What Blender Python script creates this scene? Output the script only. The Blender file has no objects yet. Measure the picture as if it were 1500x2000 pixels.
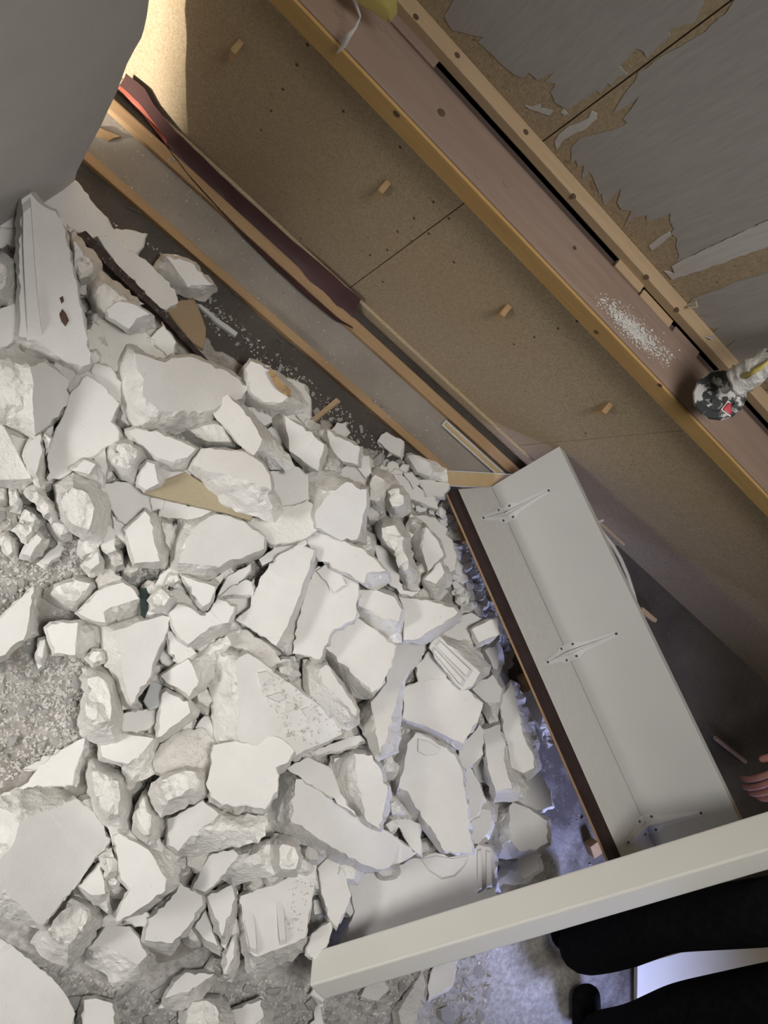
import bpy, bmesh, math, random
import numpy as np
from mathutils import Vector, Matrix, noise
from mathutils.geometry import delaunay_2d_cdt

random.seed(7)
rng = np.random.default_rng(7)
scene = bpy.context.scene
COL = scene.collection

# ------------------------------------------------------------------ camera
F = 1500.0                       # focal length in pixels of the 1500 x 2000 frame
CAM = np.array([0.0, 0.0, 1.8])  # eye height of someone standing over the rubble
_n = np.array([159 - 750, 950 - 1000, F]); _n /= np.linalg.norm(_n)        # straight down
_x = np.array([4545 - 750, 4090 - 1000, F]); _x -= _n * (_x @ _n); _x /= np.linalg.norm(_x)
RM = np.array([_x, np.cross(-_n, _x), -_n])       # camera(right, down, forward) -> world
cam_d = bpy.data.cameras.new('camera')
cam = bpy.data.objects.new('camera', cam_d); COL.objects.link(cam)
cam_d.sensor_fit = 'HORIZONTAL'; cam_d.sensor_width = 36.0; cam_d.lens = 36.0 * F / 1500.0
cam_d.clip_start = 0.02
M4 = Matrix.Identity(4)
for i in range(3):
    M4[i][0] = RM[i][0]; M4[i][1] = -RM[i][1]; M4[i][2] = -RM[i][2]; M4[i][3] = CAM[i]
cam.matrix_world = M4
scene.camera = cam

# ------------------------------------------------------------------ light
vs = scene.view_settings
vs.view_transform = 'Standard'; vs.look = 'None'; vs.gamma = 1.0; vs.use_curve_mapping = False
vs.exposure = 0.16
world = bpy.data.worlds.new('room_daylight'); scene.world = world
world.use_nodes = True
bg = world.node_tree.nodes['Background']
bg.inputs[0].default_value = (0.95, 0.96, 1.0, 1); bg.inputs[1].default_value = 0.035

def area(name, loc, target, size, power, color, sy=None):
    d = bpy.data.lights.new(name, 'AREA'); d.energy = power; d.color = color
    d.shape = 'RECTANGLE'; d.size = size; d.size_y = sy or size
    o = bpy.data.objects.new(name, d); COL.objects.link(o); o.location = loc
    o.rotation_euler = (Vector(target) - Vector(loc)).to_track_quat('-Z', 'Y').to_euler()
    return o
area('window_daylight', (-1.39, -1.36, 1.42), (0.7, -0.1, 0.1), 0.7, 39, (1.0, 0.98, 0.955), 0.55)      # daylight through the gable windows
area('small_window_daylight', (-1.39, -0.50, 1.1), (0.7, 0.1, 0.1), 0.6, 6, (1.0, 0.965, 0.92), 0.8)
area('roof_window_light', (0.40, 0.22, 2.5), (0.70, -0.25, 0.0), 0.5, 10.5, (1.0, 0.98, 0.955), 0.5).data.spread = math.radians(95)
area('far_window_light', (2.9, -0.75, 0.85), (1.5, 0.02, 0.0), 0.5, 4.2, (0.48, 0.54, 1.0), 0.5).data.spread = math.radians(36)
sun_d = bpy.data.lights.new('sun', 'SUN'); sun_d.energy = 10.5; sun_d.color = (1.0, 0.94, 0.83); sun_d.angle = 0.03
sun = bpy.data.objects.new('sun', sun_d); COL.objects.link(sun)
sun.rotation_euler = Vector((0.8, 1.0, -0.4)).to_track_quat('-Z', 'Y').to_euler()

# ------------------------------------------------------------------ helpers
def ray(px, py):
    return RM @ np.array([(px - 750) / F, (py - 1000) / F, 1.0])     # unit depth along the view axis
def atz(px, py, z=0.0):
    d = ray(px, py); return CAM + d * ((z - CAM[2]) / d[2])
def aty(px, py, y):
    d = ray(px, py); return CAM + d * (y / d[1])
def atplane(px, py, p, n):
    d = ray(px, py); return CAM + d * (((p - CAM) @ n) / (d @ n))
def unit(v):
    v = np.array(v, float); return v / np.linalg.norm(v)

def props(o, label=None, cat=None, group=None, kind=None):
    if label: o['label'] = label
    if cat: o['category'] = cat
    if group: o['group'] = group
    if kind: o['kind'] = kind
    return o

def add_mesh(name, verts, faces, mats, idx=None, parent=None, smooth=False, origin=None):
    v = np.array(verts, float)
    if origin is None:
        origin = np.zeros(3) if parent is not None else np.array([(v[:, 0].min() + v[:, 0].max()) / 2, (v[:, 1].min() + v[:, 1].max()) / 2, v[:, 2].min()])
    me = bpy.data.meshes.new(name)
    me.from_pydata([tuple(p) for p in (v - origin)], [], [tuple(f) for f in faces])
    for m in (mats if isinstance(mats, (list, tuple)) else [mats]): me.materials.append(m)
    if idx is not None: me.polygons.foreach_set('material_index', idx)
    bm = bmesh.new(); bm.from_mesh(me); bmesh.ops.recalc_face_normals(bm, faces=bm.faces); bm.to_mesh(me); bm.free()
    me.polygons.foreach_set('use_smooth', [smooth] * len(me.polygons))
    me.update()
    o = bpy.data.objects.new(name, me); COL.objects.link(o); o.location = origin
    if parent is not None:
        o.parent = parent
        if parent.parent is None: o.location = -np.array(parent.location)
        else: o.location = -np.array(parent.location) - np.array(parent.parent.location)
    return o

def empty(name, loc, label, cat, group=None):
    o = bpy.data.objects.new(name, None); COL.objects.link(o); o.location = loc
    o.empty_display_size = 0.05
    return props(o, label, cat, group)

def box_vf(o, a, b, c, bev=0.0):
    """box from corner o along edge vectors a, b, c, edges bevelled by bev"""
    o, a, b, c = (np.array(q, float) for q in (o, a, b, c))
    bm = bmesh.new()
    vs_ = [bm.verts.new(o + a * i + b * j + c * k) for i in (0, 1) for j in (0, 1) for k in (0, 1)]
    for f in ((0, 1, 3, 2), (4, 6, 7, 5), (0, 4, 5, 1), (2, 3, 7, 6), (0, 2, 6, 4), (1, 5, 7, 3)):
        bm.faces.new([vs_[i] for i in f])
    if bev > 0:
        bmesh.ops.bevel(bm, geom=list(bm.edges), offset=bev, segments=2, affect='EDGES', profile=0.6)
    bm.verts.ensure_lookup_table()
    for i, v in enumerate(bm.verts): v.index = i
    V = [tuple(v.co) for v in bm.verts]; Fc = [[v.index for v in f.verts] for f in bm.faces]
    bm.free(); return V, Fc
def box(name, mn, mx, mat, parent=None, bev=0.002):
    mn = np.array(mn, float); d = np.array(mx, float) - mn
    V, Fc = box_vf(mn, (d[0], 0, 0), (0, d[1], 0), (0, 0, d[2]), bev)
    return add_mesh(name, V, Fc, mat, parent=parent)
def obox(name, o, a, b, c, mat, parent=None, bev=0.002):
    V, Fc = box_vf(o, a, b, c, bev); return add_mesh(name, V, Fc, mat, parent=parent)

def tube_vf(pts, r, n=8):
    pts = [np.array(p, float) for p in pts]; V = []; Fc = []
    up = np.array([0.13, 0.21, 1.0])
    for i, p in enumerate(pts):
        t = unit(pts[min(i + 1, len(pts) - 1)] - pts[max(i - 1, 0)])
        s = unit(np.cross(t, up)); q = np.cross(s, t)
        rr = r[i] if isinstance(r, (list, tuple)) else r
        for k in range(n):
            a = 2 * math.pi * k / n; V.append(p + rr * (math.cos(a) * s + math.sin(a) * q))
    for i in range(len(pts) - 1):
        for k in range(n):
            Fc.append((i * n + k, i * n + (k + 1) % n, (i + 1) * n + (k + 1) % n, (i + 1) * n + k))
    Fc.append(tuple(range(n))); Fc.append(tuple((len(pts) - 1) * n + k for k in range(n)))
    return V, Fc

# ------------------------------------------------------------------ materials
class NT:
    def __init__(s, name, rough=0.85, spec=0.25):
        s.m = bpy.data.materials.new(name); s.m.use_nodes = True; s.t = s.m.node_tree
        s.b = s.t.nodes['Principled BSDF']
        s.b.inputs['Roughness'].default_value = rough
        s.b.inputs['Specular IOR Level'].default_value = spec
        s.co = s.t.nodes.new('ShaderNodeTexCoord').outputs['Object']
    def n(s, t): return s.t.nodes.new(t)
    def l(s, a, b): s.t.links.new(a, b)
    def mapped(s, scale=(1, 1, 1), rot=(0, 0, 0)):
        q = s.n('ShaderNodeMapping'); q.inputs['Scale'].default_value = scale; q.inputs['Rotation'].default_value = rot
        s.l(s.co, q.inputs[0]); return q.outputs[0]
    def noise(s, scale, detail=4, rough=0.55, vec=None):
        q = s.n('ShaderNodeTexNoise'); q.inputs['Scale'].default_value = scale; q.inputs['Detail'].default_value = detail
        q.inputs['Roughness'].default_value = rough; s.l(vec if vec is not None else s.co, q.inputs['Vector']); return q.outputs['Fac']
    def voro(s, scale, out='Color', vec=None, feature='F1'):
        q = s.n('ShaderNodeTexVoronoi'); q.inputs['Scale'].default_value = scale; q.feature = feature
        s.l(vec if vec is not None else s.co, q.inputs['Vector']); return q.outputs[out]
    def ramp(s, fac, stops, interp='LINEAR'):
        q = s.n('ShaderNodeValToRGB'); e = q.color_ramp.elements; q.color_ramp.interpolation = interp
        while len(e) < len(stops): e.new(0.5)
        for k, (p, c) in enumerate(stops):
            e[k].position = p; e[k].color = (c if len(c) == 4 else (*c, 1)) if hasattr(c, '__len__') else (c, c, c, 1)
        s.l(fac, q.inputs[0]); return q.outputs[0]
    def mix(s, fac, a, b, blend='MIX'):
        q = s.n('ShaderNodeMix'); q.data_type = 'RGBA'; q.blend_type = blend
        for sock, val in ((q.inputs[0], fac), (q.inputs[6], a), (q.inputs[7], b)):
            if hasattr(val, 'is_linked'): s.l(val, sock)
            elif hasattr(val, '__len__'): sock.default_value = (*val, 1) if len(val) == 3 else val
            else: sock.default_value = val
        return q.outputs[2]
    def color(s, c):
        if hasattr(c, 'is_linked'): s.l(c, s.b.inputs['Base Color'])
        else: s.b.inputs['Base Color'].default_value = (*c, 1)
    def bump(s, h, strength=0.3, dist=0.002):
        q = s.n('ShaderNodeBump'); q.inputs['Strength'].default_value = strength; q.inputs['Distance'].default_value = dist
        s.l(h, q.inputs['Height'])
        old = s.b.inputs['Normal']
        if old.is_linked: s.l(old.links[0].from_socket, q.inputs['Normal'])
        s.l(q.outputs[0], old)

def gypsum(name, a, b, fine, coarse, stain=None):
    t = NT(name, 0.92, 0.12)
    c = t.ramp(t.noise(9, 5), [(0.35, a), (0.65, b)])
    c = t.mix(t.ramp(t.noise(140, 2), [(0.68, 0.0), (0.76, 0.55)]), c, [q * 0.72 for q in a])
    if stain:
        c = t.mix(t.ramp(t.noise(22, 5, 0.65), [(0.56, 0.0), (0.66, 0.85)]), c, stain)
    t.color(c)
    t.bump(t.noise(260, 3), fine, 0.0012)
    t.bump(t.noise(55, 6, 0.66), coarse, 0.012)
    return t.m
M_FACE = gypsum('gypsum_moulded_face', (0.60, 0.585, 0.56), (0.655, 0.64, 0.615), 0.25, 0.10)
M_FRAC = gypsum('gypsum_broken_face', (0.70, 0.68, 0.64), (0.78, 0.76, 0.72), 0.5, 0.8)
M_STAIN = gypsum('gypsum_stained_face', (0.60, 0.57, 0.52), (0.70, 0.68, 0.64), 0.4, 0.4, (0.22, 0.155, 0.09))
M_DUSTY = gypsum('gypsum_dusty', (0.54, 0.515, 0.475), (0.65, 0.625, 0.59), 0.6, 0.9)
M_WALLP = gypsum('plaster_wall_face', (0.50, 0.48, 0.455), (0.53, 0.51, 0.485), 0.2, 0.05)

def timber(name, a, b, knots, axis_scale=(3, 40, 40), rough=0.75, rot=(0, 0, 0)):
    t = NT(name, rough, 0.2)
    v = t.mapped(axis_scale, rot)
    g = t.noise(2.2, 5, 0.6, v)
    c = t.ramp(g, [(0.3, a), (0.7, b)])
    c = t.mix(t.ramp(t.noise(1.4, 3), [(0.4, 0.0), (0.7, 0.5)]), c, knots)
    t.color(c); t.bump(g, 0.15, 0.002); return t.m
M_LEDGE = timber('ledge_timber', (0.235, 0.165, 0.125), (0.285, 0.205, 0.16), (0.22, 0.15, 0.125))
M_YELLOW = timber('yellow_timber', (0.38, 0.235, 0.085), (0.47, 0.30, 0.115), (0.33, 0.19, 0.07))
M_PALE = timber('pale_batten', (0.40, 0.285, 0.17), (0.47, 0.345, 0.215), (0.36, 0.25, 0.15))
M_FLOORB = timber('floor_batten', (0.30, 0.195, 0.10), (0.38, 0.25, 0.135), (0.20, 0.125, 0.075))
M_OLDWOOD = timber('splintered_wood', (0.34, 0.22, 0.11), (0.44, 0.30, 0.16), (0.25, 0.16, 0.08), (25, 25, 25))
M_TAN = timber('unpainted_board_face', (0.43, 0.31, 0.165), (0.50, 0.37, 0.21), (0.38, 0.27, 0.14), (6, 6, 6))
M_FIBRE = timber('fibreboard_brown', (0.30, 0.215, 0.13), (0.36, 0.265, 0.165), (0.27, 0.19, 0.11), (120, 120, 120))
M_HARD = timber('hardboard_olive', (0.33, 0.28, 0.185), (0.37, 0.315, 0.21), (0.30, 0.25, 0.16), (70, 70, 70))

t = NT('chipboard', 0.85, 0.15)
flake = t.voro(420, 'Color', t.mapped((1, 1, 0.55)))
bw = t.n('ShaderNodeRGBToBW'); t.l(flake, bw.inputs[0])
c = t.ramp(bw.outputs[0], [(0.1, (0.30, 0.232, 0.148)), (0.5, (0.365, 0.287, 0.188)), (0.9, (0.43, 0.345, 0.235))])
c = t.mix(t.ramp(t.noise(85, 3, 0.6), [(0.64, 0.0), (0.72, 0.8)]), c, (0.20, 0.135, 0.07))
c = t.mix(t.ramp(t.noise(2.2, 3), [(0.35, 0.0), (0.75, 0.35)]), c, (0.33, 0.235, 0.13))
t.color(c); t.bump(bw.outputs[0], 0.25, 0.0008); M_CHIP = t.m

def paper(name, a, b):
    t = NT(name, 0.8, 0.2)
    fib = t.noise(60, 4, 0.6, t.mapped((3.5, 1, 0.35), (0, math.radians(-8), 0)))
    t.color(t.ramp(fib, [(0.3, a), (0.7, b)])); t.bump(fib, 0.12, 0.0008); return t.m
M_PAPER = paper('grey_wallpaper', (0.335, 0.312, 0.285), (0.385, 0.36, 0.33))
M_PAPERW = paper('white_lining_paper', (0.47, 0.445, 0.415), (0.55, 0.52, 0.49))
M_PAPERB = paper('paper_backing', (0.50, 0.43, 0.33), (0.56, 0.49, 0.39))

t = NT('old_floor', 0.75, 0.3)
c = t.ramp(t.noise(5, 6, 0.65), [(0.3, (0.045, 0.037, 0.031)), (0.7, (0.085, 0.072, 0.060))])
c = t.mix(t.ramp(t.noise(120, 4, 0.7), [(0.60, 0.0), (0.76, 0.5)]), c, (0.36, 0.33, 0.30))
# plaster dust trodden into the floor around the heap
geo = t.n('ShaderNodeNewGeometry'); sep = t.n('ShaderNodeSeparateXYZ'); t.l(geo.outputs['Position'], sep.inputs[0])
def mth(op, a, b=None):
    q = t.n('ShaderNodeMath'); q.operation = op
    for k, v in enumerate((a, b)):
        if v is None: continue
        if hasattr(v, 'is_linked'): t.l(v, q.inputs[k])
        else: q.inputs[k].default_value = v
    return q.outputs[0]
dx = mth('MULTIPLY', mth('SUBTRACT', sep.outputs[0], 0.95), 0.75); dy = mth('MULTIPLY', mth('SUBTRACT', sep.outputs[1], -0.72), 1.25)
rad = mth('SQRT', mth('ADD', mth('MULTIPLY', dx, dx), mth('MULTIPLY', dy, dy)))
msk = mth('ADD', mth('MULTIPLY', t.noise(7, 6, 0.7), 1.0), mth('MULTIPLY', rad, -1.0))
dustf = t.ramp(mth('ADD', msk, 0.92), [(0.30, 0.0), (0.75, 0.85)])
c = t.mix(dustf, c, t.ramp(t.noise(60, 5, 0.7), [(0.35, (0.30, 0.285, 0.265)), (0.65, (0.55, 0.53, 0.505))]))
t.color(c); t.bump(t.noise(160, 4), 0.4, 0.002); M_FLOOR = t.m

t = NT('grey_floor_strip', 0.8, 0.2)
c = t.ramp(t.noise(6, 5), [(0.35, (0.215, 0.19, 0.16)), (0.65, (0.27, 0.24, 0.205))])
c = t.mix(t.ramp(t.noise(14, 6, 0.7), [(0.6, 0.0), (0.78, 0.4)]), c, (0.42, 0.385, 0.34))
c = t.mix(t.ramp(t.noise(260, 2), [(0.70, 0.0), (0.74, 0.8)]), c, (0.6, 0.57, 0.52))
t.color(c); t.bump(t.noise(220, 3), 0.3, 0.001); M_STRIP = t.m

def plain(name, col, rough=0.6, spec=0.3, var=0.06, scale=30, bump=0.1, metal=0.0):
    t = NT(name, rough, spec)
    t.color(t.ramp(t.noise(scale, 4), [(0.3, [q * (1 - var) for q in col]), (0.7, [q * (1 + var) for q in col])]))
    t.b.inputs['Metallic'].default_value = metal
    if bump: t.bump(t.noise(scale * 5, 3), bump, 0.001)
    return t.m
M_WHITE = plain('white_laminate', (0.49, 0.485, 0.465), 0.45, 0.35, 0.03, 6, 0.04)
M_WHITE2 = plain('cream_white_lacquer', (0.68, 0.665, 0.61), 0.4, 0.4, 0.02, 6, 0.03)
M_GRAIN = timber('white_wood_grain_foil', (0.46, 0.455, 0.43), (0.52, 0.515, 0.49), (0.49, 0.485, 0.46), (40, 3, 40), 0.5)
M_DARKEDGE = plain('dark_brown_edge', (0.030, 0.018, 0.017), 0.6, 0.15, 0.2, 20)
M_STEELW = plain('white_painted_steel', (0.56, 0.55, 0.54), 0.4, 0.4, 0.03, 20, 0.03)
M_SCREW = plain('screw_metal', (0.10, 0.095, 0.09), 0.4, 0.5, 0.1, 50, 0.0, 0.7)
M_MEMB = plain('red_brown_membrane', (0.055, 0.027, 0.026), 0.45, 0.35, 0.25, 7, 0.25)
M_MEMBR = plain('red_membrane', (0.27, 0.075, 0.05), 0.5, 0.3, 0.2, 12, 0.2)
M_BLACK = plain('black_cloth', (0.006, 0.006, 0.007), 0.95, 0.05, 0.3, 60, 0.3)
M_SKIN = plain('skin', (0.42, 0.20, 0.16), 0.55, 0.35, 0.12, 60, 0.15)
M_KNOT = plain('wood_knot', (0.10, 0.065, 0.045), 0.8, 0.1, 0.25, 60)
M_SEAM = plain('dark_gap', (0.02, 0.014, 0.010), 0.95, 0.05)
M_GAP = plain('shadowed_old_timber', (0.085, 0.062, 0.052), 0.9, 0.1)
M_WHITEP = plain('white_plastic', (0.62, 0.61, 0.60), 0.4, 0.4, 0.03, 20, 0.0)
M_REDP = plain('red_plastic', (0.42, 0.035, 0.05), 0.4, 0.4, 0.2, 60, 0.05)
M_YELP = plain('yellow_lining', (0.56, 0.46, 0.15), 0.7, 0.2, 0.1, 25, 0.1)
M_GREEN = plain('dark_green_glass', (0.03, 0.045, 0.042), 0.15, 0.5, 0.2, 30, 0.0)
M_GREYP = plain('grey_plate', (0.45, 0.455, 0.45), 0.4, 0.4, 0.05, 30, 0.0)

t = NT('plaster_splashed_black', 0.6, 0.3)
t.color(t.mix(t.ramp(t.noise(38, 4, 0.6), [(0.47, 0.0), (0.53, 1.0)], 'LINEAR'), (0.045, 0.05, 0.05), (0.58, 0.57, 0.54)))
t.bump(t.noise(38, 4, 0.6), 0.5, 0.003); M_SPLASH = t.m
t = NT('rusty_black_bar', 0.7, 0.3)
c = t.ramp(t.noise(30, 5, 0.65), [(0.35, (0.012, 0.009, 0.009)), (0.62, (0.055, 0.035, 0.028))])
t.color(t.mix(t.ramp(t.noise(90, 4, 0.7), [(0.58, 0.0), (0.68, 0.8)]), c, (0.33, 0.30, 0.28))); t.bump(t.noise(60, 4), 0.4, 0.002); M_BAR = t.m

# ------------------------------------------------------------------ the room
YW = 0.7426      # lower chipboard face
YU = 0.842       # upper chipboard face, set back behind the ledge
fl = add_mesh('floor', [(-3.2, -3.4, 0), (4.2, -3.4, 0), (4.2, 1.1, 0), (-3.2, 1.1, 0), (-3.2, -3.4, -0.05), (4.2, -3.4, -0.05), (4.2, 1.1, -0.05), (-3.2, 1.1, -0.05)],
              [(0, 1, 2, 3), (4, 5, 6, 7), (0, 1, 5, 4), (1, 2, 6, 5), (2, 3, 7, 6), (3, 0, 4, 7)], M_FLOOR, origin=np.zeros(3))
props(fl, 'dark dusty floor under the heap of broken plaster', 'floor', kind='structure')

XJ = 0.185       # a joint between 60 cm sheets
wr = box('wall_right', (-1.9, 0.870, 0), (3.9, 0.95, 2.3), M_SEAM, bev=0)
props(wr, 'chipboard attic wall in two steps beside the heap', 'wall', kind='structure')
for k in range(-4, 7):
    x0 = XJ + 0.597 * k; 
    if x0 < -1.9 or x0 > 3.3: continue
    if k != -2: box('chipboard_panel', (x0 + 0.0009 - (0.597 if k == -1 else 0), YW, 0), (x0 + 0.597 - 0.0009, YW + 0.016, 0.70), M_CHIP, wr, 0.0006)
    box('chipboard_panel', (x0 + 0.021, YU, 0.70), (x0 + 0.021 + 0.597 - 0.002, YU + 0.016, 2.3), M_CHIP, wr, 0.0006)
# nail heads and dark flecks pressed in the sheets
def disc(name, p, r, mat, parent, axis='y', h=0.0012):
    p = np.array(p); a, b, n = {'y': ((1, 0, 0), (0, 0, 1), (0, -1, 0)), 'z': ((1, 0, 0), (0, 1, 0), (0, 0, 1))}[axis]
    a, b, n = np.array(a), np.array(b), np.array(n); V = []
    for lev in (0, 1):
        for k in range(10):
            an = 2 * math.pi * k / 10; V.append(p + n * h * lev + r * (math.cos(an) * a + 0.8 * math.sin(an) * b))
    Fc = [tuple(range(10, 20))] + [(k, (k + 1) % 10, 10 + (k + 1) % 10, 10 + k) for k in range(10)]
    return add_mesh(name, V, Fc, mat, parent=parent)
for px, py in [(601, 87), (580, 126), (553, 174), (530, 216), (510, 253), (671, 217), (782, 287), (847, 394), (877, 426), (809, 426), (838, 456), (777, 452), (805, 471), (887, 512), (757, 488), (748, 550), (723, 498), (1127, 627), (1044, 658), (1090, 641), (1004, 672), (1320, 818), (1144, 846), (588, 465)]:
    disc('nail_head', aty(px, py, YW), 0.0028, M_KNOT, wr)

# torn wallpaper still glued to the upper wall
def on_wall(name, pts, mat, y=YU, th=0.0012, seed=0, jit=1.2):
    r = random.Random(seed); P = []
    n = len(pts)
    for i in range(n):
        a, b = np.array(pts[i], float), np.array(pts[(i + 1) % n], float)
        L = np.linalg.norm(b - a); m = max(1, int(L / 9)) if 0 <= a[0] <= 1500 and a[1] >= 0 and L < 160 else 1
        for k in range(m):
            q = a + (b - a) * k / m
            if k: q = q + np.array([r.uniform(-jit, jit), r.uniform(-jit, jit)])
            P.append(q)
    N = len(P)
    tri = delaunay_2d_cdt([Vector(p) for p in P], [], [list(range(N))], 1, 1e-4)
    vv, ff = tri[0], tri[2]
    V = [aty(v[0], v[1], y - th) for v in vv]; B = [aty(v[0], v[1], y - th) + np.array([0, th - 0.0001, 0]) for v in vv]
    Fc = [tuple(f) for f in ff] + [tuple(len(V) + i for i in reversed(f)) for f in ff]
    ring = list(range(N)) if len(vv) == N else []
    Fc += [(ring[i], ring[(i + 1) % N], len(V) + ring[(i + 1) % N], len(V) + ring[i]) for i in range(len(ring))]
    return add_mesh(name, V + B, Fc, mat, parent=wr)
P1 = [(887, 0), (867, 33), (883, 60), (910, 66), (943, 72), (933, 83), (957, 103), (973, 120), (1000, 143), (1020, 153), (1033, 142), (1050, 157), (1083, 140), (1063, 160), (1085, 163), (1075, 180), (1083, 200), (1107, 213), (1124, 205), (1133, 197), (1146, 193), (1154, 184), (1167, 177), (1172, 184), (1187, 163), (1195, 168), (1207, 150), (1227, 147), (1210, 130), (1222, 118), (1243, 95), (1256, 100), (1263, 113), (1310, 70), (1305, 62), (1313, 55), (1335, 49), (1357, 43), (1373, 10), (1377, -4), (1410, -130), (840, -130)]
P2 = [(1437, -4), (1420, 23), (1390, 47), (1377, 63), (1350, 78), (1317, 97), (1280, 118), (1262, 134), (1247, 140), (1240, 160), (1217, 187), (1197, 220), (1221, 208), (1247, 190), (1236, 208), (1217, 232), (1225, 240), (1207, 250), (1180, 258), (1133, 270), (1115, 290), (1115, 317), (1125, 313), (1128, 326), (1140, 323), (1136, 345), (1140, 352), (1150, 335), (1157, 343), (1161, 355), (1170, 377), (1167, 385), (1175, 378), (1180, 402), (1196, 385), (1213, 370), (1205, 395), (1213, 410), (1233, 413), (1226, 428), (1220, 442), (1237, 425), (1263, 420), (1262, 430), (1283, 427), (1310, 417), (1308, 430), (1317, 447), (1310, 455), (1323, 467), (1320, 480), (1327, 497), (1322, 512), (1400, 474), (1500, 428), (1600, 380), (1600, -150), (1480, -130)]
on_wall('torn_wallpaper', P1, M_PAPER, seed=1)
on_wall('torn_wallpaper', P2, M_PAPER, seed=2)
on_wall('torn_wallpaper', [(1333, 597), (1345, 592), (1353, 583), (1380, 573), (1400, 567), (1412, 562), (1430, 553), (1500, 532), (1600, 502), (1600, 800), (1500, 750), (1443, 712), (1413, 685), (1424, 676), (1437, 662), (1419, 675), (1411, 684), (1390, 664), (1380, 664), (1370, 650), (1390, 654), (1404, 641), (1375, 640), (1362, 620), (1390, 618), (1362, 615)], M_PAPER, seed=3)
on_wall('torn_wallpaper', [(1322, 514), (1400, 476), (1500, 430), (1600, 382), (1600, 432), (1500, 482), (1400, 517), (1313, 547), (1297, 530), (1318, 536), (1312, 520)], M_PAPERW, th=0.002, seed=4)['label'] = 'white strip of lining paper'
for k, pp in enumerate([[(1025, 206), (1038, 209), (1057, 202), (1055, 211), (1080, 217), (1073, 226), (1050, 218), (1035, 214)],
                        [(1083, 277), (1092, 262), (1110, 247), (1130, 240), (1150, 230), (1155, 217), (1165, 222), (1165, 233), (1143, 253), (1120, 262), (1097, 277), (1087, 292)],
                        [(1267, 480), (1285, 465), (1307, 452), (1311, 460), (1290, 478), (1273, 490)], [(1100, 214), (1108, 222), (1103, 227), (1094, 219)]]):
    on_wall('torn_wallpaper', pp, M_PAPERW, seed=10 + k)
# curled lip of paper at the bottom edge of the wallpaper
lip = []
for (px, py, yy) in [(1336, 597, YU - .003), (1358, 588, YU - .003), (1362, 600, YU - .012), (1342, 602, YU - .018)]: lip.append(aty(px, py, yy))
add_mesh('paper_curl', lip + [p + np.array([0, .0015, .001]) for p in lip], [(0, 1, 2, 3), (4, 5, 6, 7), (0, 1, 5, 4), (1, 2, 6, 5), (2, 3, 7, 6), (3, 0, 4, 7)], M_PAPERB, parent=wr)
lip = [aty(px, py, yy) for (px, py, yy) in [(1370, 648, YU - .004), (1377, 658, YU - .02), (1392, 664, YU - .02), (1391, 655, YU - .004)]]
add_mesh('paper_curl', lip + [p + np.array([0, .0015, .001]) for p in lip], [(0, 1, 2, 3), (4, 5, 6, 7), (0, 1, 5, 4), (1, 2, 6, 5), (2, 3, 7, 6), (3, 0, 4, 7)], M_PAPERW, parent=wr)

# ledge: wall plate with a yellow front lath, and the batten along its back
led = box('trim_1', (-1.9, 0.716, 0.69), (3.9, 0.801, 0.735), M_LEDGE, bev=0.006)
props(led, 'dusty brown timber ledge running along the chipboard wall', 'ledge', kind='structure')
box('front_lath', (-1.9, 0.711, 0.688), (3.9, 0.7165, 0.7325), M_YELLOW, led, 0.0015)['label'] = 'yellow front face of the ledge'
for px, py, r in [(775, 222, .006), (862, 220, .007), (937, 340, .010), (990, 358, .008), (747, 52, .008), (663, 22, .008), (1122, 484, .004)]:
    if (px, py) == (775, 222): disc('wood_knot', aty(px, py, 0.7112), .006, M_KNOT, led)
    else: disc('wood_knot', atz(px, py, 0.735), r, M_KNOT if r < .008 else M_LEDGE, led, 'z', 0.0006)
for px, py in [(1165, 648), (1289, 752)]: disc('wood_knot', aty(px, py, 0.7112), .005, M_KNOT, led)
bat = box('trim_2', (-1.9, 0.816, 0.735), (3.9, YU - 0.0005, 0.757), M_PALE, bev=0.0015)
props(bat, 'pale nailed batten lying along the back of the ledge', 'batten', kind='structure')
for px, py in [(893, 108), (1027, 258), (1120, 383), (1322, 605), (812, 33), (1263, 541)]:
    disc('wood_knot', atz(px, py, 0.757), .005, M_KNOT, bat, 'z', 0.0006)
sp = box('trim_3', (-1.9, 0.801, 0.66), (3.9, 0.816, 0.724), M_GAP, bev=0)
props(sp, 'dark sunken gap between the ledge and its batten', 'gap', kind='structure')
def gap_filler(x0, x1, mat, z=0.737):
    box('packing_strip', (x0, 0.8005, 0.70), (x1, 0.8165, z), mat, sp, 0.002)
gap_filler(-1.2, 0.01, M_LEDGE, 0.738)
gap_filler(atz(1200, 520, .737)[0], atz(1252, 567, .737)[0], M_PALE, 0.739); gap_filler(atz(1255, 573, .737)[0], atz(1310, 640, .737)[0], M_PALE, 0.733)
gap_filler(atz(1318, 648, .737)[0], atz(1365, 700, .737)[0], M_LEDGE, 0.729)

# strip of floor along the wall between two battens
s1 = box('trim_4', (-1.6, 0.557, 0), (1.02, 0.577, 0.026), M_FLOORB, bev=0.003)
props(s1, 'long stapled floor batten between the rubble and the grey strip', 'batten', kind='structure')
for px, py in [(455, 573), (545, 665), (570, 672), (250, 405), (257, 408), (264, 411), (720, 805), (755, 838), (810, 878)]:
    p = atz(px, py, 0.026); obox('staple', p, (0.012, 0.003, 0), (-0.0006, 0.002, 0), (0, 0, 0.0012), M_SCREW, s1, 0)
gs = box('trim_5', (-1.6, 0.577, 0), (1.16, 0.676, 0.009), M_STRIP, bev=0.001)
props(gs, 'grey dusty strip of floor between the two battens', 'floor strip', kind='structure')
s2 = box('trim_6', (-1.6, 0.676, 0), (1.20, 0.704, 0.028), M_FLOORB, bev=0.004)
props(s2, 'inner floor batten beside the red-brown membrane', 'batten', kind='structure')
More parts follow.
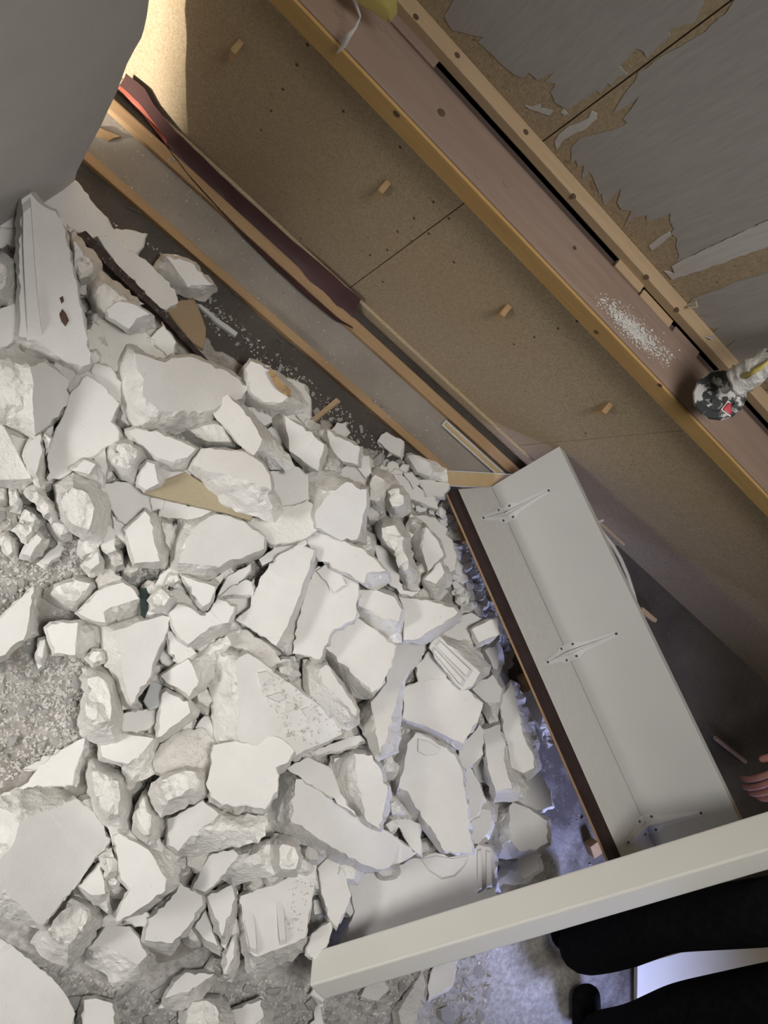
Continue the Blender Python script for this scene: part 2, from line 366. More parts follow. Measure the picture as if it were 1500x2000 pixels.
s3 = box('trim_7', (-1.6, 0.733, 0), (1.22, YW, 0.048), M_CHIP, bev=0.003)
props(s3, 'chipboard skirting strip at the foot of the wall', 'skirting', kind='structure')

# membrane lying in the gutter
lo = [(222, 168), (262, 205), (300, 248), (340, 305), (375, 350), (430, 410), (480, 465), (540, 525), (600, 580), (655, 625), (690, 642)]
hi = [(246, 143), (282, 172), (300, 205), (345, 258), (395, 305), (450, 362), (500, 405), (560, 460), (620, 510), (672, 556), (705, 585)]
V = []
for k in range(61):
    s = k / 60 * 10; i = min(int(s), 9); f = s - i
    L = np.array(lo[i]) * (1 - f) + np.array(lo[i + 1]) * f; H = np.array(hi[i]) * (1 - f) + np.array(hi[i + 1]) * f
    a = atz(L[0], L[1], 0.033); b = aty(H[0], H[1], 0.730)
    for m in range(7):
        q = a + (b - a) * m / 6
        q = q + np.array([0, 0, -0.024 * math.sin(math.pi * m / 6) ** .6 + 0.005 * noise.noise(Vector((s * 1.7, m * 0.7, 3)))])
        V.append(q)
Fc = [(k * 7 + m, k * 7 + m + 1, (k + 1) * 7 + m + 1, (k + 1) * 7 + m) for k in range(60) for m in range(6)]
nv = len(V); V2 = V + [v - np.array([0, 0, .002]) for v in V]
mem = add_mesh('membrane_strip', V2, Fc + [tuple(nv + i for i in f) for f in Fc], [M_MEMB, M_MEMBR], [1 if (f[0] // 7) < 16 and (f[0] % 7) < 3 else 0 for f in Fc] * 2, smooth=True)
props(mem, 'crumpled red-brown membrane strip in the gutter at the foot of the wall', 'membrane')

# pegs sticking out of the lower chipboard
for k, (px, py) in enumerate([(470, 88), (755, 360), (990, 600), (1187, 790)]):
    p = aty(px, py, YW)
    o = obox('wooden_peg', p + np.array([-.006, 0.0005, -.017]), (.012, 0, .002), (0, -.024, -.006), (-.001, 0, .030), M_OLDWOOD, bev=0.003)
    props(o, ['wooden peg at the sunlit end of the chipboard wall', 'wooden peg left of the long chipboard joint', 'wooden peg right of the long chipboard joint',
              'wooden peg above the top corner of the white shelf'][k], 'peg', 'wooden pegs in a row in the chipboard')

# broken plaster wall at the upper left, in its own plane square to the chipboard
A = np.array([-0.362, 0.65, 0]); B = np.array([-0.435, 0.31, 0]); wd = unit(A - B); wn = np.array([wd[1], -wd[0], 0.0])
def rw(px, py): return atplane(px, py, A, wn)
edge = [rw(*p) for p in [(318, -130), (300, -50), (291, 0), (287, 30), (281, 58), (276, 74), (262, 98), (248, 125), (240, 147), (228, 180), (212, 213), (197, 246), (184, 270), (168, 300), (150, 335)]]
edge = [np.array([edge[0][0], edge[0][1], 2.3])] + edge + [np.array([edge[-1][0], edge[-1][1] - 0.02, 0.0])]
far = B - wd * 0.58
front = edge + [np.array([far[0], far[1], 0.0]), np.array([far[0], far[1], 2.3])]
n = len(front); back = [p - wn * 0.075 + np.array([0, -0.006, 0]) * (1 if i < n - 2 else 0) for i, p in enumerate(front)]
wl = add_mesh('wall_left', front + back, [tuple(range(n)), tuple(range(2 * n - 1, n - 1, -1))] + [(i, (i + 1) % n, n + (i + 1) % n, n + i) for i in range(n)],
              [M_WALLP, M_FRAC], [0, 0] + [1] * n)
props(wl, 'standing grey plaster block wall with a jagged broken edge', 'wall', kind='structure')

box('shade_slab', (-0.66, -1.75, 1.03), (-0.58, -0.26, 2.3), M_WALLP, wl, 0)      # added unseen slab, keeps window daylight off the chipboard wall
# gable wall with the window that lets the daylight in, behind the left of the frame
wf = box('wall_back', (-1.52, -9.0, 0), (-1.42, 0.70, 0.32), M_WALLP, bev=0); props(wf, 'plaster gable wall with two windows out to the left', 'wall', kind='structure')
for mn, mx in (((-1.52, -9.0, 1.75), (-1.42, 0.70, 3.2)), ((-1.52, -9.0, 0.32), (-1.42, -1.74, 1.75)), ((-1.52, -1.74, 0.32), (-1.42, -0.98, 1.12)),
               ((-1.52, -0.98, 0.32), (-1.42, -0.90, 1.75)), ((-1.52, -0.1, 0.32), (-1.42, 0.70, 1.75)), ((-2.35, -1.86, 0), (-1.52, -1.76, 3.2))):  # last box: added unseen fin, keeps sun out of the high window
    box('wall_or_sun_fin', mn, mx, M_WALLP, wf, 0)

# torn paper strip hanging over the top of the ledge
def strip_mesh(name, left, right, th, mat, idxmats=None, smooth=True, parent=None):
    V = []
    for a, b in zip(left, right): V += [a, (np.array(a) + np.array(b)) / 2 + np.array([0, 0, .004]), b]
    m = len(left); V = [np.array(v) for v in V]; W = [v - np.array([0, -.0004, th]) for v in V]; N = len(V)
    Fc = [(3 * i + j, 3 * i + j + 1, 3 * i + j + 4, 3 * i + j + 3) for i in range(m - 1) for j in (0, 1)]
    Fc = Fc + [tuple(N + q for q in f) for f in Fc]
    rim = [3 * i for i in range(m)] + [3 * (m - 1) + 1] + [3 * i + 2 for i in range(m - 1, -1, -1)] + [1]
    Fc += [(rim[i], rim[(i + 1) % len(rim)], N + rim[(i + 1) % len(rim)], N + rim[i]) for i in range(len(rim))]
    return add_mesh(name, V + W, Fc, mat, parent=parent, smooth=smooth)
tp = empty('torn_wallpaper_flap', (-0.13, 0.74, 0.76), 'yellow backed torn wallpaper flap dangling over the ledge at the top', 'paper')
L = [aty(*p) for p in [(672, -60, .74), (688, 0, .745), (725, 20, .75), (752, 40, .755)]]
Rr = [aty(*p) for p in [(790, -60, .74), (775, 0, .745), (776, 25, .75), (762, 44, .755)]]
strip_mesh('paper_flap', L, Rr, .0015, M_YELP, parent=tp)
L = [aty(*p) for p in [(672, -40, .735), (692, 8, .735), (702, 33, .725), (692, 52, .715), (676, 66, .705), (665, 88, .702), (655, 110, .700)]]
Rr = [aty(*p) for p in [(684, -40, .735), (698, 6, .735), (705, 34, .725), (697, 56, .715), (686, 72, .705), (676, 92, .702), (656, 106, .700)]]
strip_mesh('torn_tail', L, Rr, .0015, M_PAPERW, parent=tp)['label'] = 'white torn tail'

# ------------------------------------------------------------------ white shelf leaning beside the heap
Dw = unit(RM @ np.array([-1698, 1080, 1500.])); Dn = RM @ np.array([1264, -150, 1500.]); Dn = unit(Dn - Dw * (Dn @ Dw))
Lg = np.cross(Dw, Dn); Lg = Lg * np.sign(Lg[0])
K0 = atz(960, 950, 0.04)
def along(px, py, p, d):
    r = ray(px, py); Am = np.array([[d @ d, -d @ r], [d @ r, -r @ r]]); b = np.array([(CAM - p) @ d, (CAM - p) @ r]); return np.linalg.solve(Am, b)[0]
SL, SW, SN = 0.965, 0.217, 0.178
sh = empty('white_shelf', K0, 'long white shelf with three metal brackets and a dark front edge', 'shelf')
obox('wide_panel', K0, Lg * SL, -Dw * SW, Dn * 0.017, M_WHITE, sh, 0.001)
obox('narrow_panel', K0 + Dw * 0.0, Lg * SL, -Dn * (SN - 0.024), Dw * 0.017, M_GRAIN, sh, 0.001)
obox('front_edge', K0 - Dn * (SN - 0.024), Lg * SL, -Dn * 0.024, Dw * 0.019 , M_DARKEDGE, sh, 0.0015)['label'] = 'dark brown front edge'
obox('edge_band', K0 - Dn * SN + Dw * 0.019, Lg * SL, Dn * .02, Dw * 0.006, M_FLOORB, sh, 0.001)['label'] = 'raw wooden underside strip'
for px, py in [(986, 1006), (1106, 1276), (1269, 1607)]:
    c = K0 + Lg * along(px, py, K0, Lg)
    V = []; Fc = []
    def addvf(vf):
        b0 = len(V); V.extend(vf[0]); Fc.extend([tuple(b0 + i for i in f) for f in vf[1]])
    for d, nrm, ln in ((-Dn, -Dw, 0.112), (-Dw, -Dn, 0.150)):
        prof = [(0.0, 0.021), (0.03, 0.021), (0.05, 0.012), (ln - 0.006, 0.006), (ln, 0.003)]
        top = [c + d * s + Lg * w + nrm * 0.002 for s, w in prof] + [c + d * s - Lg * w + nrm * 0.002 for s, w in reversed(prof)]
        m = len(top); bot = [p - nrm * 0.0019 for p in top]
        addvf((top + bot, [tuple(range(m)), tuple(range(2 * m - 1, m - 1, -1))] + [(i, (i + 1) % m, m + (i + 1) % m, m + i) for i in range(m)]))
        # raised rib tapering along the arm
        rb = [c + d * 0.006 + Lg * .0055, c + d * 0.006 - Lg * .0055, c + d * (ln - 0.012), c + d * 0.006 + nrm * 0.015 + Lg * .002, c + d * 0.006 + nrm * 0.015 - Lg * .002, c + d * (ln - 0.014) + nrm * 0.004]
        addvf((rb, [(0, 1, 2), (0, 3, 4, 1), (3, 0, 2, 5), (1, 4, 5, 2), (3, 5, 4)]))
    br = add_mesh('shelf_bracket', V, Fc, M_STEELW, parent=sh)
    for d, nrm, s, w in ((-Dn, -Dw, .022, .015), (-Dn, -Dw, .022, -.015), (-Dn, -Dw, .106, 0), (-Dw, -Dn, .022, .015), (-Dw, -Dn, .026, -.015), (-Dw, -Dn, .143, 0)):
        q = c + d * s + Lg * w + nrm * 0.0018
        V2, F2 = tube_vf([q, q + nrm * 0.0022], 0.0032, 8); add_mesh('screw', V2, F2, M_SCREW, parent=br)
# boards under the shelf
def flat_board(name, pts, z, th, mat, label, cat, group=None, parent=None, off=None, bev=True):
    zz = z if hasattr(z, '__len__') else [z] * len(pts)
    T = [atz(p[0], p[1], q) for p, q in zip(pts, zz)]; nrm = unit(np.cross(T[1] - T[0], T[2] - T[0])); nrm *= np.sign(nrm[2])
    Bm = [p - nrm * th for p in T]; m = len(T)
    o = add_mesh(name, T + Bm, [tuple(range(m)), tuple(range(2 * m - 1, m - 1, -1))] + [(i, (i + 1) % m, m + (i + 1) % m, m + i) for i in range(m)], mat, parent=parent)
    if label: props(o, label, cat, group)
    return o
def rimmed(name, label, quad, zs, rim):
    """a tan plank with a raised white rim down both long sides and the near end"""
    T = [atz(p[0], p[1], q) for p, q in zip(quad, zs)]
    e = empty(name, T[0] - np.array([0, 0, .012]), label, 'board')
    u = unit(T[1] - T[0]); v = T[3] - T[0]; v = v - u * (v @ u); w = np.linalg.norm(v); v = v / w; nn = np.cross(u, v); nn *= np.sign(nn[2])
    ln = np.linalg.norm(T[1] - T[0]); o0 = T[0]
    obox('plank', o0 - nn * 0.010, u * ln, v * w, nn * 0.009, M_TAN, e, 0.001)
    for s in (0, w - rim): obox('white_rim', o0 + v * s - nn * 0.0102, u * ln, v * rim, nn * 0.0145, M_WHITE, e, 0.001)
    obox('white_rim', o0 - u * rim - nn * 0.0102, u * rim, v * w, nn * 0.0145, M_WHITE, e, 0.001)
    return e
rimmed('trim_board', 'narrow tan trim board with white edges lying on the grey floor strip', [(872, 822), (985, 925), (960, 925), (866, 834)], [.022, .022, .022, .022], .0035)
rimmed('drawer_front', 'tan board with white rim poking out under the far end of the shelf', [(872, 918), (1010, 926), (985, 953), (884, 950)], [.034, .034, .034, .034], .003)
for k, (px, py) in enumerate([(1036, 1322), (1168, 1648)]):
    p = atz(px, py, 0.03)
    props(obox('wooden_block', p - np.array([.02, .02, .03]), (.036, -.02, 0), (.014, .026, 0), (0, 0, .032), M_OLDWOOD, bev=.003),
          ['small wooden block on the floor beside the middle of the shelf edge', 'small wooden block on the floor near the white beam'][k], 'wood block', 'small wooden blocks under the shelf edge')
V, Fc = tube_vf([atz(x, y, z) for x, y, z in [(1160, 1015, .12), (1180, 1045, .13), (1197, 1066, .15), (1212, 1092, .17), (1226, 1125, .19), (1237, 1160, .21), (1243, 1185, .22), (1240, 1215, .2)]], 0.0055, 8)
props(add_mesh('white_cable', V, Fc, M_WHITEP, smooth=True), 'white cable bowed out behind the outer edge of the shelf', 'cable')
V, Fc = tube_vf([atz(1162, 1022, .20), atz(1178, 1016, .20)], .003, 6)
props(add_mesh('metal_pin', V, Fc, M_STEELW), 'little metal pin sticking out of the outer shelf edge', 'pin')
flat_board('floor_lath', [(1256, 1186), (1284, 1210), (1281, 1216), (1250, 1194)], .02, .015, M_PALE, 'short pale lath on the dark floor behind the shelf', 'lath')
V, Fc = tube_vf([atz(1396, 1441, .02), atz(1456, 1488, .02)], .007, 8)
props(add_mesh('floor_pipe', V, Fc, M_LEDGE), 'thin pipe lying on the dark floor near the hand', 'pipe')

# ------------------------------------------------------------------ white beam across the lower right
p0 = atz(610, 1859, 0.18); p1 = atz(1640, 1540, 0.79)
ax = p1 - p0; au = unit(ax); rm = unit((p0 + p1) / 2 - CAM)
dn = np.cross(rm, au); dn = unit(dn)
if (RM.T @ dn)[1] < 0: dn = -dn
fw = unit(np.cross(au, dn)); fw = fw * np.sign(fw @ rm); th = math.radians(35)
wv = 0.074 * (math.cos(th) * dn - math.sin(th) * fw); ev = 0.060 * (math.sin(th) * dn + math.cos(th) * fw)
props(obox('white_beam', p0, ax, wv, ev, M_WHITE2, bev=.004), 'long cream white beam held across the heap in front of the black clad legs', 'beam')

# junction box hanging above the ledge
jp = aty(1405, 772, 0.71)
jb = empty('junction_box', jp, 'plaster splashed black round junction box with a red button on a plastered cable', 'junction box')
nrm = unit(CAM - jp + np.array([-.3, -.2, 0.2])); s = unit(np.cross(nrm, (0, 0, 1))); q = np.cross(nrm, s)
V = []; Fc = []; N = 14
prof = [(0.0, 0.033), (0.030, 0.041), (0.036, 0.038), (0.038, 0.028), (0.034, 0.024)]
for h, r in prof:
    for k in range(N):
        a = 2 * math.pi * k / N; V.append(jp + nrm * (h - .03) + r * (math.cos(a) * s + math.sin(a) * q))
for i in range(len(prof) - 1):
    for k in range(N): Fc.append((i * N + k, i * N + (k + 1) % N, (i + 1) * N + (k + 1) % N, (i + 1) * N + k))
Fc += [tuple(range(N)), tuple((len(prof) - 1) * N + k for k in range(N))]
add_mesh('box_body', V, Fc, M_SPLASH, parent=jb)
for an in (0.6, 2.4, 4.1):
    c = jp + nrm * .004 + .012 * (math.cos(an) * s + math.sin(an) * q); V, Fc = tube_vf([c, c + nrm * .004], .004, 8); add_mesh('screw', V, Fc, M_SCREW, parent=jb)
rc = jp + ray(1424, 798) * 0 + (CAM + ray(1424, 798) * ((jp - CAM) @ unit(RM[:, 2]) - .012) - jp)
u1 = unit(ray(1424, 798)); du = unit(RM @ np.array([.8, .6, 0])); dv = unit(RM @ np.array([-.6, .8, 0]))
obox('socket_cap', rc - du * .010 - dv * .010 + u1 * .002, du * .020, dv * .020, u1 * .02, M_WHITEP, jb, .002)
obox('red_button', rc - du * .0078 - dv * .0078 - u1 * .001, du * .0156, dv * .0156, u1 * .006, M_REDP, jb, .003)
cab = [aty(x, y, yy) for x, y, yy in [(1415, 762, .70), (1432, 748, .70), (1455, 735, .705), (1480, 720, .71), (1510, 702, .72), (1560, 676, .76), (1640, 640, .83)]]
V, Fc = tube_vf(cab, .0065, 8); add_mesh('cable', V, Fc, M_SPLASH, parent=jb, smooth=True)
V = []; Fc = []; N = 12
for i in range(24):
    f = i / 23 * 5 + 1; k = min(int(f), 5); c = cab[k] + (cab[min(k + 1, 6)] - cab[k]) * (f - k)
    if i == 0: c = cab[1] + (cab[2] - cab[1]) * 0.25
    t_ = unit(cab[min(k + 1, 6)] - cab[k]); s_ = unit(np.cross(t_, (0, 0, 1))); q_ = np.cross(s_, t_)
    rr = (0.010 if i == 0 else 0.0165) 
    for m in range(N):
        a = 2 * math.pi * m / N; w = rr * (1 + .35 * noise.noise(Vector((i * .5, math.cos(a) * 1.3, math.sin(a) * 1.3))))
        V.append(c + w * (1.35 * math.cos(a) * q_ + .8 * math.sin(a) * s_))
for i in range(23):
    for m in range(N): Fc.append((i * N + m, i * N + (m + 1) % N, (i + 1) * N + (m + 1) % N, (i + 1) * N + m))
Fc += [tuple(range(N)), tuple(23 * N + m for m in range(N))]
add_mesh('plaster_coat', V, Fc, M_FRAC, parent=jb, smooth=True)
V, Fc = tube_vf([c + unit(CAM - c) * .0165 for c in cab[2:]], .0050, 8); add_mesh('yellow_stripe', V, Fc, M_YELP, parent=jb, smooth=True)

# ------------------------------------------------------------------ heap of broken plaster blocks
def sd_poly(P, pts):
    """signed distance (positive inside) of points pts (n,2) to polygon P (m,2)"""
    P = np.array(P, float); pts = np.array(pts, float)
    d = np.full(len(pts), 1e9); ins = np.zeros(len(pts), bool)
    for i in range(len(P)):
        a, b = P[i], P[(i + 1) % len(P)]; e = b - a; w = pts - a
        tt = np.clip((w @ e) / max(e @ e, 1e-12), 0, 1); d = np.minimum(d, np.linalg.norm(w - tt[:, None] * e, axis=1))
        c1 = (a[1] > pts[:, 1]) != (b[1] > pts[:, 1])
        if abs(b[1] - a[1]) > 1e-12:
            ins ^= c1 & (pts[:, 0] < (b[0] - a[0]) * (pts[:, 1] - a[1]) / (b[1] - a[1]) + a[0])
    return np.where(ins, d, -d)
HEAP = [atz(*p)[:2] for p in [(-150, 400), (110, 380), (230, 480), (330, 600), (420, 670), (480, 730), (600, 810), (700, 890), (800, 915), (885, 985), (935, 1090), (980, 1180), (1000, 1290), (1025, 1420), (1035, 1560), (1020, 1680), (850, 1800), (600, 1850), (400, 1840), (250, 1880), (60, 1780), (-150, 1700)]]
LOW = atz(40, 1320)[:2]; LOW2 = atz(60, 1080)[:2]
def mound_h(xy):
    xy = np.atleast_2d(np.array(xy, float)); s = sd_poly(HEAP, xy)
    q = np.clip(s / 0.24, 0, 1); h = 0.075 * q * q * (3 - 2 * q)
    for c, r in ((LOW, .30), (LOW2, .22)):
        g = np.exp(-((xy - c) ** 2).sum(1) / (r * r)); h = h * (1 - .93 * g)
    nz = np.array([noise.noise(Vector((p[0] * 14, p[1] * 14, 0))) * .012 + noise.noise(Vector((p[0] * 45, p[1] * 45, 5))) * .005 for p in xy])
    return np.where(s > -.03, h + (nz + .004) * np.clip((s + .03) / .06, 0, 1), 0) + np.where(s > -.03, .001, 0) - 0.002
# dust and crumbs between the blocks (nobody could count them)
gx = np.arange(-0.62, 1.75, 0.014); gy = np.arange(-1.25, 0.62, 0.014)
GX, GY = np.meshgrid(gx, gy); H = mound_h(np.stack([GX.ravel(), GY.ravel()], 1)).reshape(GX.shape)
nx_, ny_ = len(gx), len(gy)
H = np.where(((GX - A[0]) * wn[0] + (GY - A[1]) * wn[1] > .006), H, -1.0)
keep = H > -0.0005
fc = [(j * nx_ + i, j * nx_ + i + 1, (j + 1) * nx_ + i + 1, (j + 1) * nx_ + i) for j in range(ny_ - 1) for i in range(nx_ - 1)
      if max(H[j, i], H[j, i + 1], H[j + 1, i], H[j + 1, i + 1]) > -.0005 and min(H[j, i], H[j, i + 1], H[j + 1, i], H[j + 1, i + 1]) > -.5]
used = sorted({i for f in fc for i in f}); rem = {u: k for k, u in enumerate(used)}
Vd = np.stack([GX.ravel(), GY.ravel(), H.ravel()], 1)[used]
t = NT('plaster_dust', 0.95, 0.05)
c = t.ramp(t.noise(26, 6, 0.7), [(0.32, (0.25, 0.225, 0.195)), (0.55, (0.43, 0.405, 0.37)), (0.75, (0.57, 0.55, 0.52))])
t.color(t.mix(t.ramp(t.noise(5, 4, 0.6), [(0.5, 0.0), (0.7, 0.6)]), c, (0.27, 0.245, 0.215)))
t.bump(t.noise(150, 5, 0.7), 0.9, 0.006); M_DUST = t.m
props(add_mesh('plaster_dust', Vd, [tuple(rem[i] for i in f) for f in fc], M_DUST, smooth=True, origin=np.zeros(3)),
      'grey white plaster dust and crumbs spread between the broken blocks', 'dust', kind='stuff')

GS = 5                                           # working grid, in pixels of the frame
gw, gh = (1500 + 120) // GS, (2000 + 80) // GS
cu = (np.arange(gw) * GS - 60 + GS / 2); cv = (np.arange(gh) * GS - 20 + GS / 2)
CU, CV = np.meshgrid(cu, cv)
RAYS = np.stack([(CU - 750) / F, (CV - 1000) / F, np.ones_like(CU)], -1) @ RM.T
ZB = -CAM[2] / RAYS[..., 2]
for _ in range(2):
    xy = CAM[:2] + RAYS[..., :2] * ZB[..., None]
    hh = mound_h(xy.reshape(-1, 2)).reshape(ZB.shape); ZB = (np.maximum(hh, 0) - CAM[2]) / RAYS[..., 2]
GROUND = ZB.copy()

def jag(pts, seed, step=10, amp=1.5):
    r = random.Random(seed); P = []; q_ = np.array(pts, float); sgn = -(q_[:, 0] * np.roll(q_[:, 1], -1) - np.roll(q_[:, 0], -1) * q_[:, 1]).sum()
    for i in range(len(pts)):
        a = np.array(pts[i], float); b = np.array(pts[(i + 1) % len(pts)], float); L = np.linalg.norm(b - a)
        m = max(1, int(round(L / step))); nrm = np.array([-(b - a)[1], (b - a)[0]]) / max(L, 1e-6)
        P.append(a)
        for k in range(1, m):
            P.append(a + (b - a) * (k / m + r.uniform(-.15, .15) / m) + nrm * (r.gauss(0, amp * min(1, L / 60)) - (abs(r.gauss(0, 2.2)) if amp > 1 and r.random() < .16 else 0) * (1 if sgn > 0 else -1)))
    return np.array(P)
def centroid(P):
    P = np.array(P, float); x, y = P[:, 0], P[:, 1]; x2, y2 = np.roll(x, -1), np.roll(y, -1); c = x * y2 - x2 * y; a = c.sum()
    if abs(a) < 1e-6: return P.mean(0)
    return np.array([((x + x2) * c).sum(), ((y + y2) * c).sum()]) / (3 * a)
def inside(P, u, v): return sd_poly(P, np.stack([u.ravel(), v.ravel()], 1)).reshape(u.shape)

TOPS = []
def chunk(idx, kind, T, label, pts, arg, mats, jamp=2.1, name='plaster_block', cat='rubble', group=None, clear=0.008, bump=1.0, grow=0, lift=0):
    """kind S: pts is the flat top face, arg the pixel shift of its underside; F: pts is the outline, arg the flat cap face in it;
       R: pts is the outline of a rough lump.  The piece is stood in the heap on whatever lies below it."""
    r = random.Random(1000 + idx)
    if name != 'plaster_block': jamp = min(jamp, .5); bump = .15
    pts = np.array(pts, float); c = centroid(pts)
    if grow:
        rad_ = np.linalg.norm(pts - c, axis=1)[:, None]; pts = c + (pts - c) * (1 + grow / np.maximum(rad_, 12))
    if kind == 'S':
        cap = jag(pts, idx, amp=jamp); out = None; off = np.array(arg, float); cc = c
    elif kind == 'F':
        cap = jag(arg, idx, amp=jamp * .8); out = jag(pts, idx + 5000, amp=jamp); cc = centroid(arg); off = (c - cc) * 1.7
    else:
        out = jag(pts, idx, amp=jamp * 1.2)
        sh = np.array(arg if arg else (r.uniform(-.10, .10), r.uniform(-.14, .04))) * np.sqrt(np.ptp(pts, axis=0).prod())
        cap = jag(c + (pts - c) * .56 + sh, idx + 300, amp=jamp); cc = centroid(cap); off = (c - cc) * 1.7
    cuv = np.array([(cc[0] - 750) / F, (cc[1] - 1000) / F, 1.0]); rh = cuv / np.linalg.norm(cuv)
    iu = int((cc[0] + 60) / GS); iv = int((cc[1] + 20) / GS)
    iu = min(max(iu, 0), gw - 1); iv = min(max(iv, 0), gh - 1)
    d0 = GROUND[iv, iu] - (T * 1.0 if kind != 'R' else T * .85)
    def plane(d):
        lat = np.array([off[0], off[1], 0]) / F * d; lat = lat - rh * (lat @ rh); L = np.linalg.norm(lat)
        if L > .80 * T: lat *= .80 * T / L; L = .80 * T
        e = lat + rh * math.sqrt(max(T * T - L * L, 0)); return cuv * d, -e / T, e
    full = out if out is not None else cap
    x0, x1 = full[:, 0].min(), full[:, 0].max(); y0, y1 = full[:, 1].min(), full[:, 1].max()
    a0, a1 = max(0, int((x0 + 60) / GS)), min(gw, int((x1 + 60) / GS) + 1); b0, b1 = max(0, int((y0 + 20) / GS)), min(gh, int((y1 + 20) / GS) + 1)
    u, v = CU[b0:b1, a0:a1], CV[b0:b1, a0:a1]
    uu, vv = (u - 750) / F, (v - 1000) / F
    ic = inside(cap, u, v); io = inside(full, u, v)
    msk = io > 0
    def depth(P0, nrm, uu, vv): return (P0 @ nrm) / (nrm[0] * uu + nrm[1] * vv + nrm[2])
    def topd(d):
        P0, nrm, e = plane(d); dt = depth(P0, nrm, uu, vv)
        if out is not None:
            db = depth(P0 + e * .8, nrm, uu, vv); k = np.clip(-ic / np.maximum(-ic + np.maximum(io, 0), 1e-6), 0, 1); dt = np.where(ic > 0, dt, dt + (db - dt) * k)
        return dt
    for _ in range(3):
        if not msk.any(): break
        over = (topd(d0) - ZB[b0:b1, a0:a1] + clear)[msk]
        s = np.percentile(over, 93)
        if s <= 0: break
        d0 -= s
    d0 -= lift
    P0, nrm, e = plane(d0)
    if msk.any():
        sub = ZB[b0:b1, a0:a1]; sub[msk] = np.minimum(sub[msk], topd(d0)[msk])
    def pt(q, d): return np.array([(q[0] - 750) / F, (q[1] - 1000) / F, 1.0]) * d
    V = []; Fc = []; MI = []
    nc = len(cap)
    if kind == 'S':
        tri = delaunay_2d_cdt([Vector(q) for q in cap], [], [list(range(nc))], 1, 1e-4)
        ct = [pt(q, depth(P0, nrm, (q[0] - 750) / F, (q[1] - 1000) / F)) for q in cap]
        cen = np.mean(ct, 0)
        ins = [p + (cen - p) / np.linalg.norm(cen - p) * .0022 for p in ct]
        rings = [ins, [p + e / T * .0022 for p in ct]]
        for lev in (.38, .72): rings.append([p + e * lev + np.array([r.gauss(0, 1) for _ in range(3)]) * .0022 * bump + (p - cen) / max(np.linalg.norm(p - cen), 1e-6) * r.gauss(0.0, .003) * bump for p in ct])
        rings.append([cen + e + (p - cen) * .97 for p in ct])
        for R_ in rings: V += list(R_)
        if len(tri[0]) == nc: Fc += [tuple(f) for f in tri[2]]
        else: Fc.append(tuple(range(nc)))
        MI += [0] * len(Fc)
        for q in range(len(rings) - 1):
            for k in range(nc):
                k2 = (k + 1) % nc
                Fc.append((q * nc + k, q * nc + k2, (q + 1) * nc + k2, (q + 1) * nc + k)); MI.append(1)
        Fc.append(tuple((len(rings) - 1) * nc + k for k in range(nc))); MI.append(1)
    else:
        no = len(out); pts2 = [Vector(q) for q in out] + [Vector(q) for q in cap]; dep = []
        for q, s1 in zip(out, sd_poly(cap, out)):
            u_, v_ = (q[0] - 750) / F, (q[1] - 1000) / F
            top = depth(P0, nrm, u_, v_); dep.append(top + (depth(P0 + e * .8, nrm, u_, v_) - top) * min(1, max((-s1 - 2) / 12, 0)) + r.gauss(0, .0012))
        rough = .0025 if kind == 'R' else 0
        for q in cap: dep.append(depth(P0, nrm, (q[0] - 750) / F, (q[1] - 1000) / F) + r.gauss(0, rough))
        st = 9
        gq = np.array([(xx + r.uniform(-3, 3), yy + r.uniform(-3, 3)) for yy in np.arange(y0 + 3, y1 - 2, st) for xx in np.arange(x0 + 3, x1 - 2, st)]).reshape(-1, 2)
        so_, sc_ = sd_poly(out, gq), sd_poly(cap, gq)
        for q, so, sc in zip(gq, so_, sc_):
            if so < 3 or (kind != 'R' and sc > -3) or (kind == 'R' and sc > -3 and r.random() < .35): continue
            u_, v_ = (q[0] - 750) / F, (q[1] - 1000) / F; top = depth(P0, nrm, u_, v_)
            nz = (noise.noise(Vector((q[0] / 26, q[1] / 26, idx * 3.1))) * .011 + noise.noise(Vector((q[0] / 11, q[1] / 11, idx * 1.7))) * .0055) * bump
            if sc >= 0: dd = top + nz + r.gauss(0, .0008)
            else:
                k = -sc / (-sc + so); dd = top + (depth(P0 + e * .8, nrm, u_, v_) - top) * (k ** 1.15) + nz * .8 + r.gauss(0, .0010)
            pts2.append(Vector(q)); dep.append(dd)
        edges = [(i, (i + 1) % no) for i in range(no)] + [(no + i, no + (i + 1) % nc) for i in range(nc)]
        tri = delaunay_2d_cdt(pts2, edges, [list(range(no))], 1, 1e-4)
        org = tri[3]
        for i, p in enumerate(tri[0]):
            o_ = org[i]; d_ = dep[o_[-1]] if len(o_) else depth(P0 + e * .04, nrm, (p[0] - 750) / F, (p[1] - 1000) / F)
            V.append(pt((p[0], p[1]), d_))
        tcen = np.array([[sum(tri[0][i][0] for i in f) / len(f), sum(tri[0][i][1] for i in f) / len(f)] for f in tri[2]])
        sc = sd_poly(cap, tcen)
        for f, s in zip(tri[2], sc): Fc.append(tuple(f)); MI.append(0 if s > 0 and kind != 'R' else 1)
        # rim in order, then the hidden underside
        cnt = {}
        for f in tri[2]:
            for a_, b_ in zip(f, list(f[1:]) + [f[0]]): cnt[(a_, b_)] = cnt.get((a_, b_), 0) + 1
        rim = [(a_, b_) for (a_, b_) in cnt if (b_, a_) not in cnt]
        base = len(V); mp = {}; cen = np.mean(V, 0); fd = rh * T * .55
        for a_, b_ in rim:
            for z in (a_, b_):
                if z not in mp:
                    mp[z] = len(V); V.append(cen + (V[z] - cen) * .86 + fd * .9)
        for a_, b_ in rim: Fc.append((b_, a_, mp[a_], mp[b_])); MI.append(1)
        cb = len(V); V.append(np.mean([V[k] for k in mp.values()], 0) + rh * .004)
        for a_, b_ in rim: Fc.append((mp[b_], mp[a_], cb)); MI.append(1)
    W = np.array(V) @ RM.T + CAM
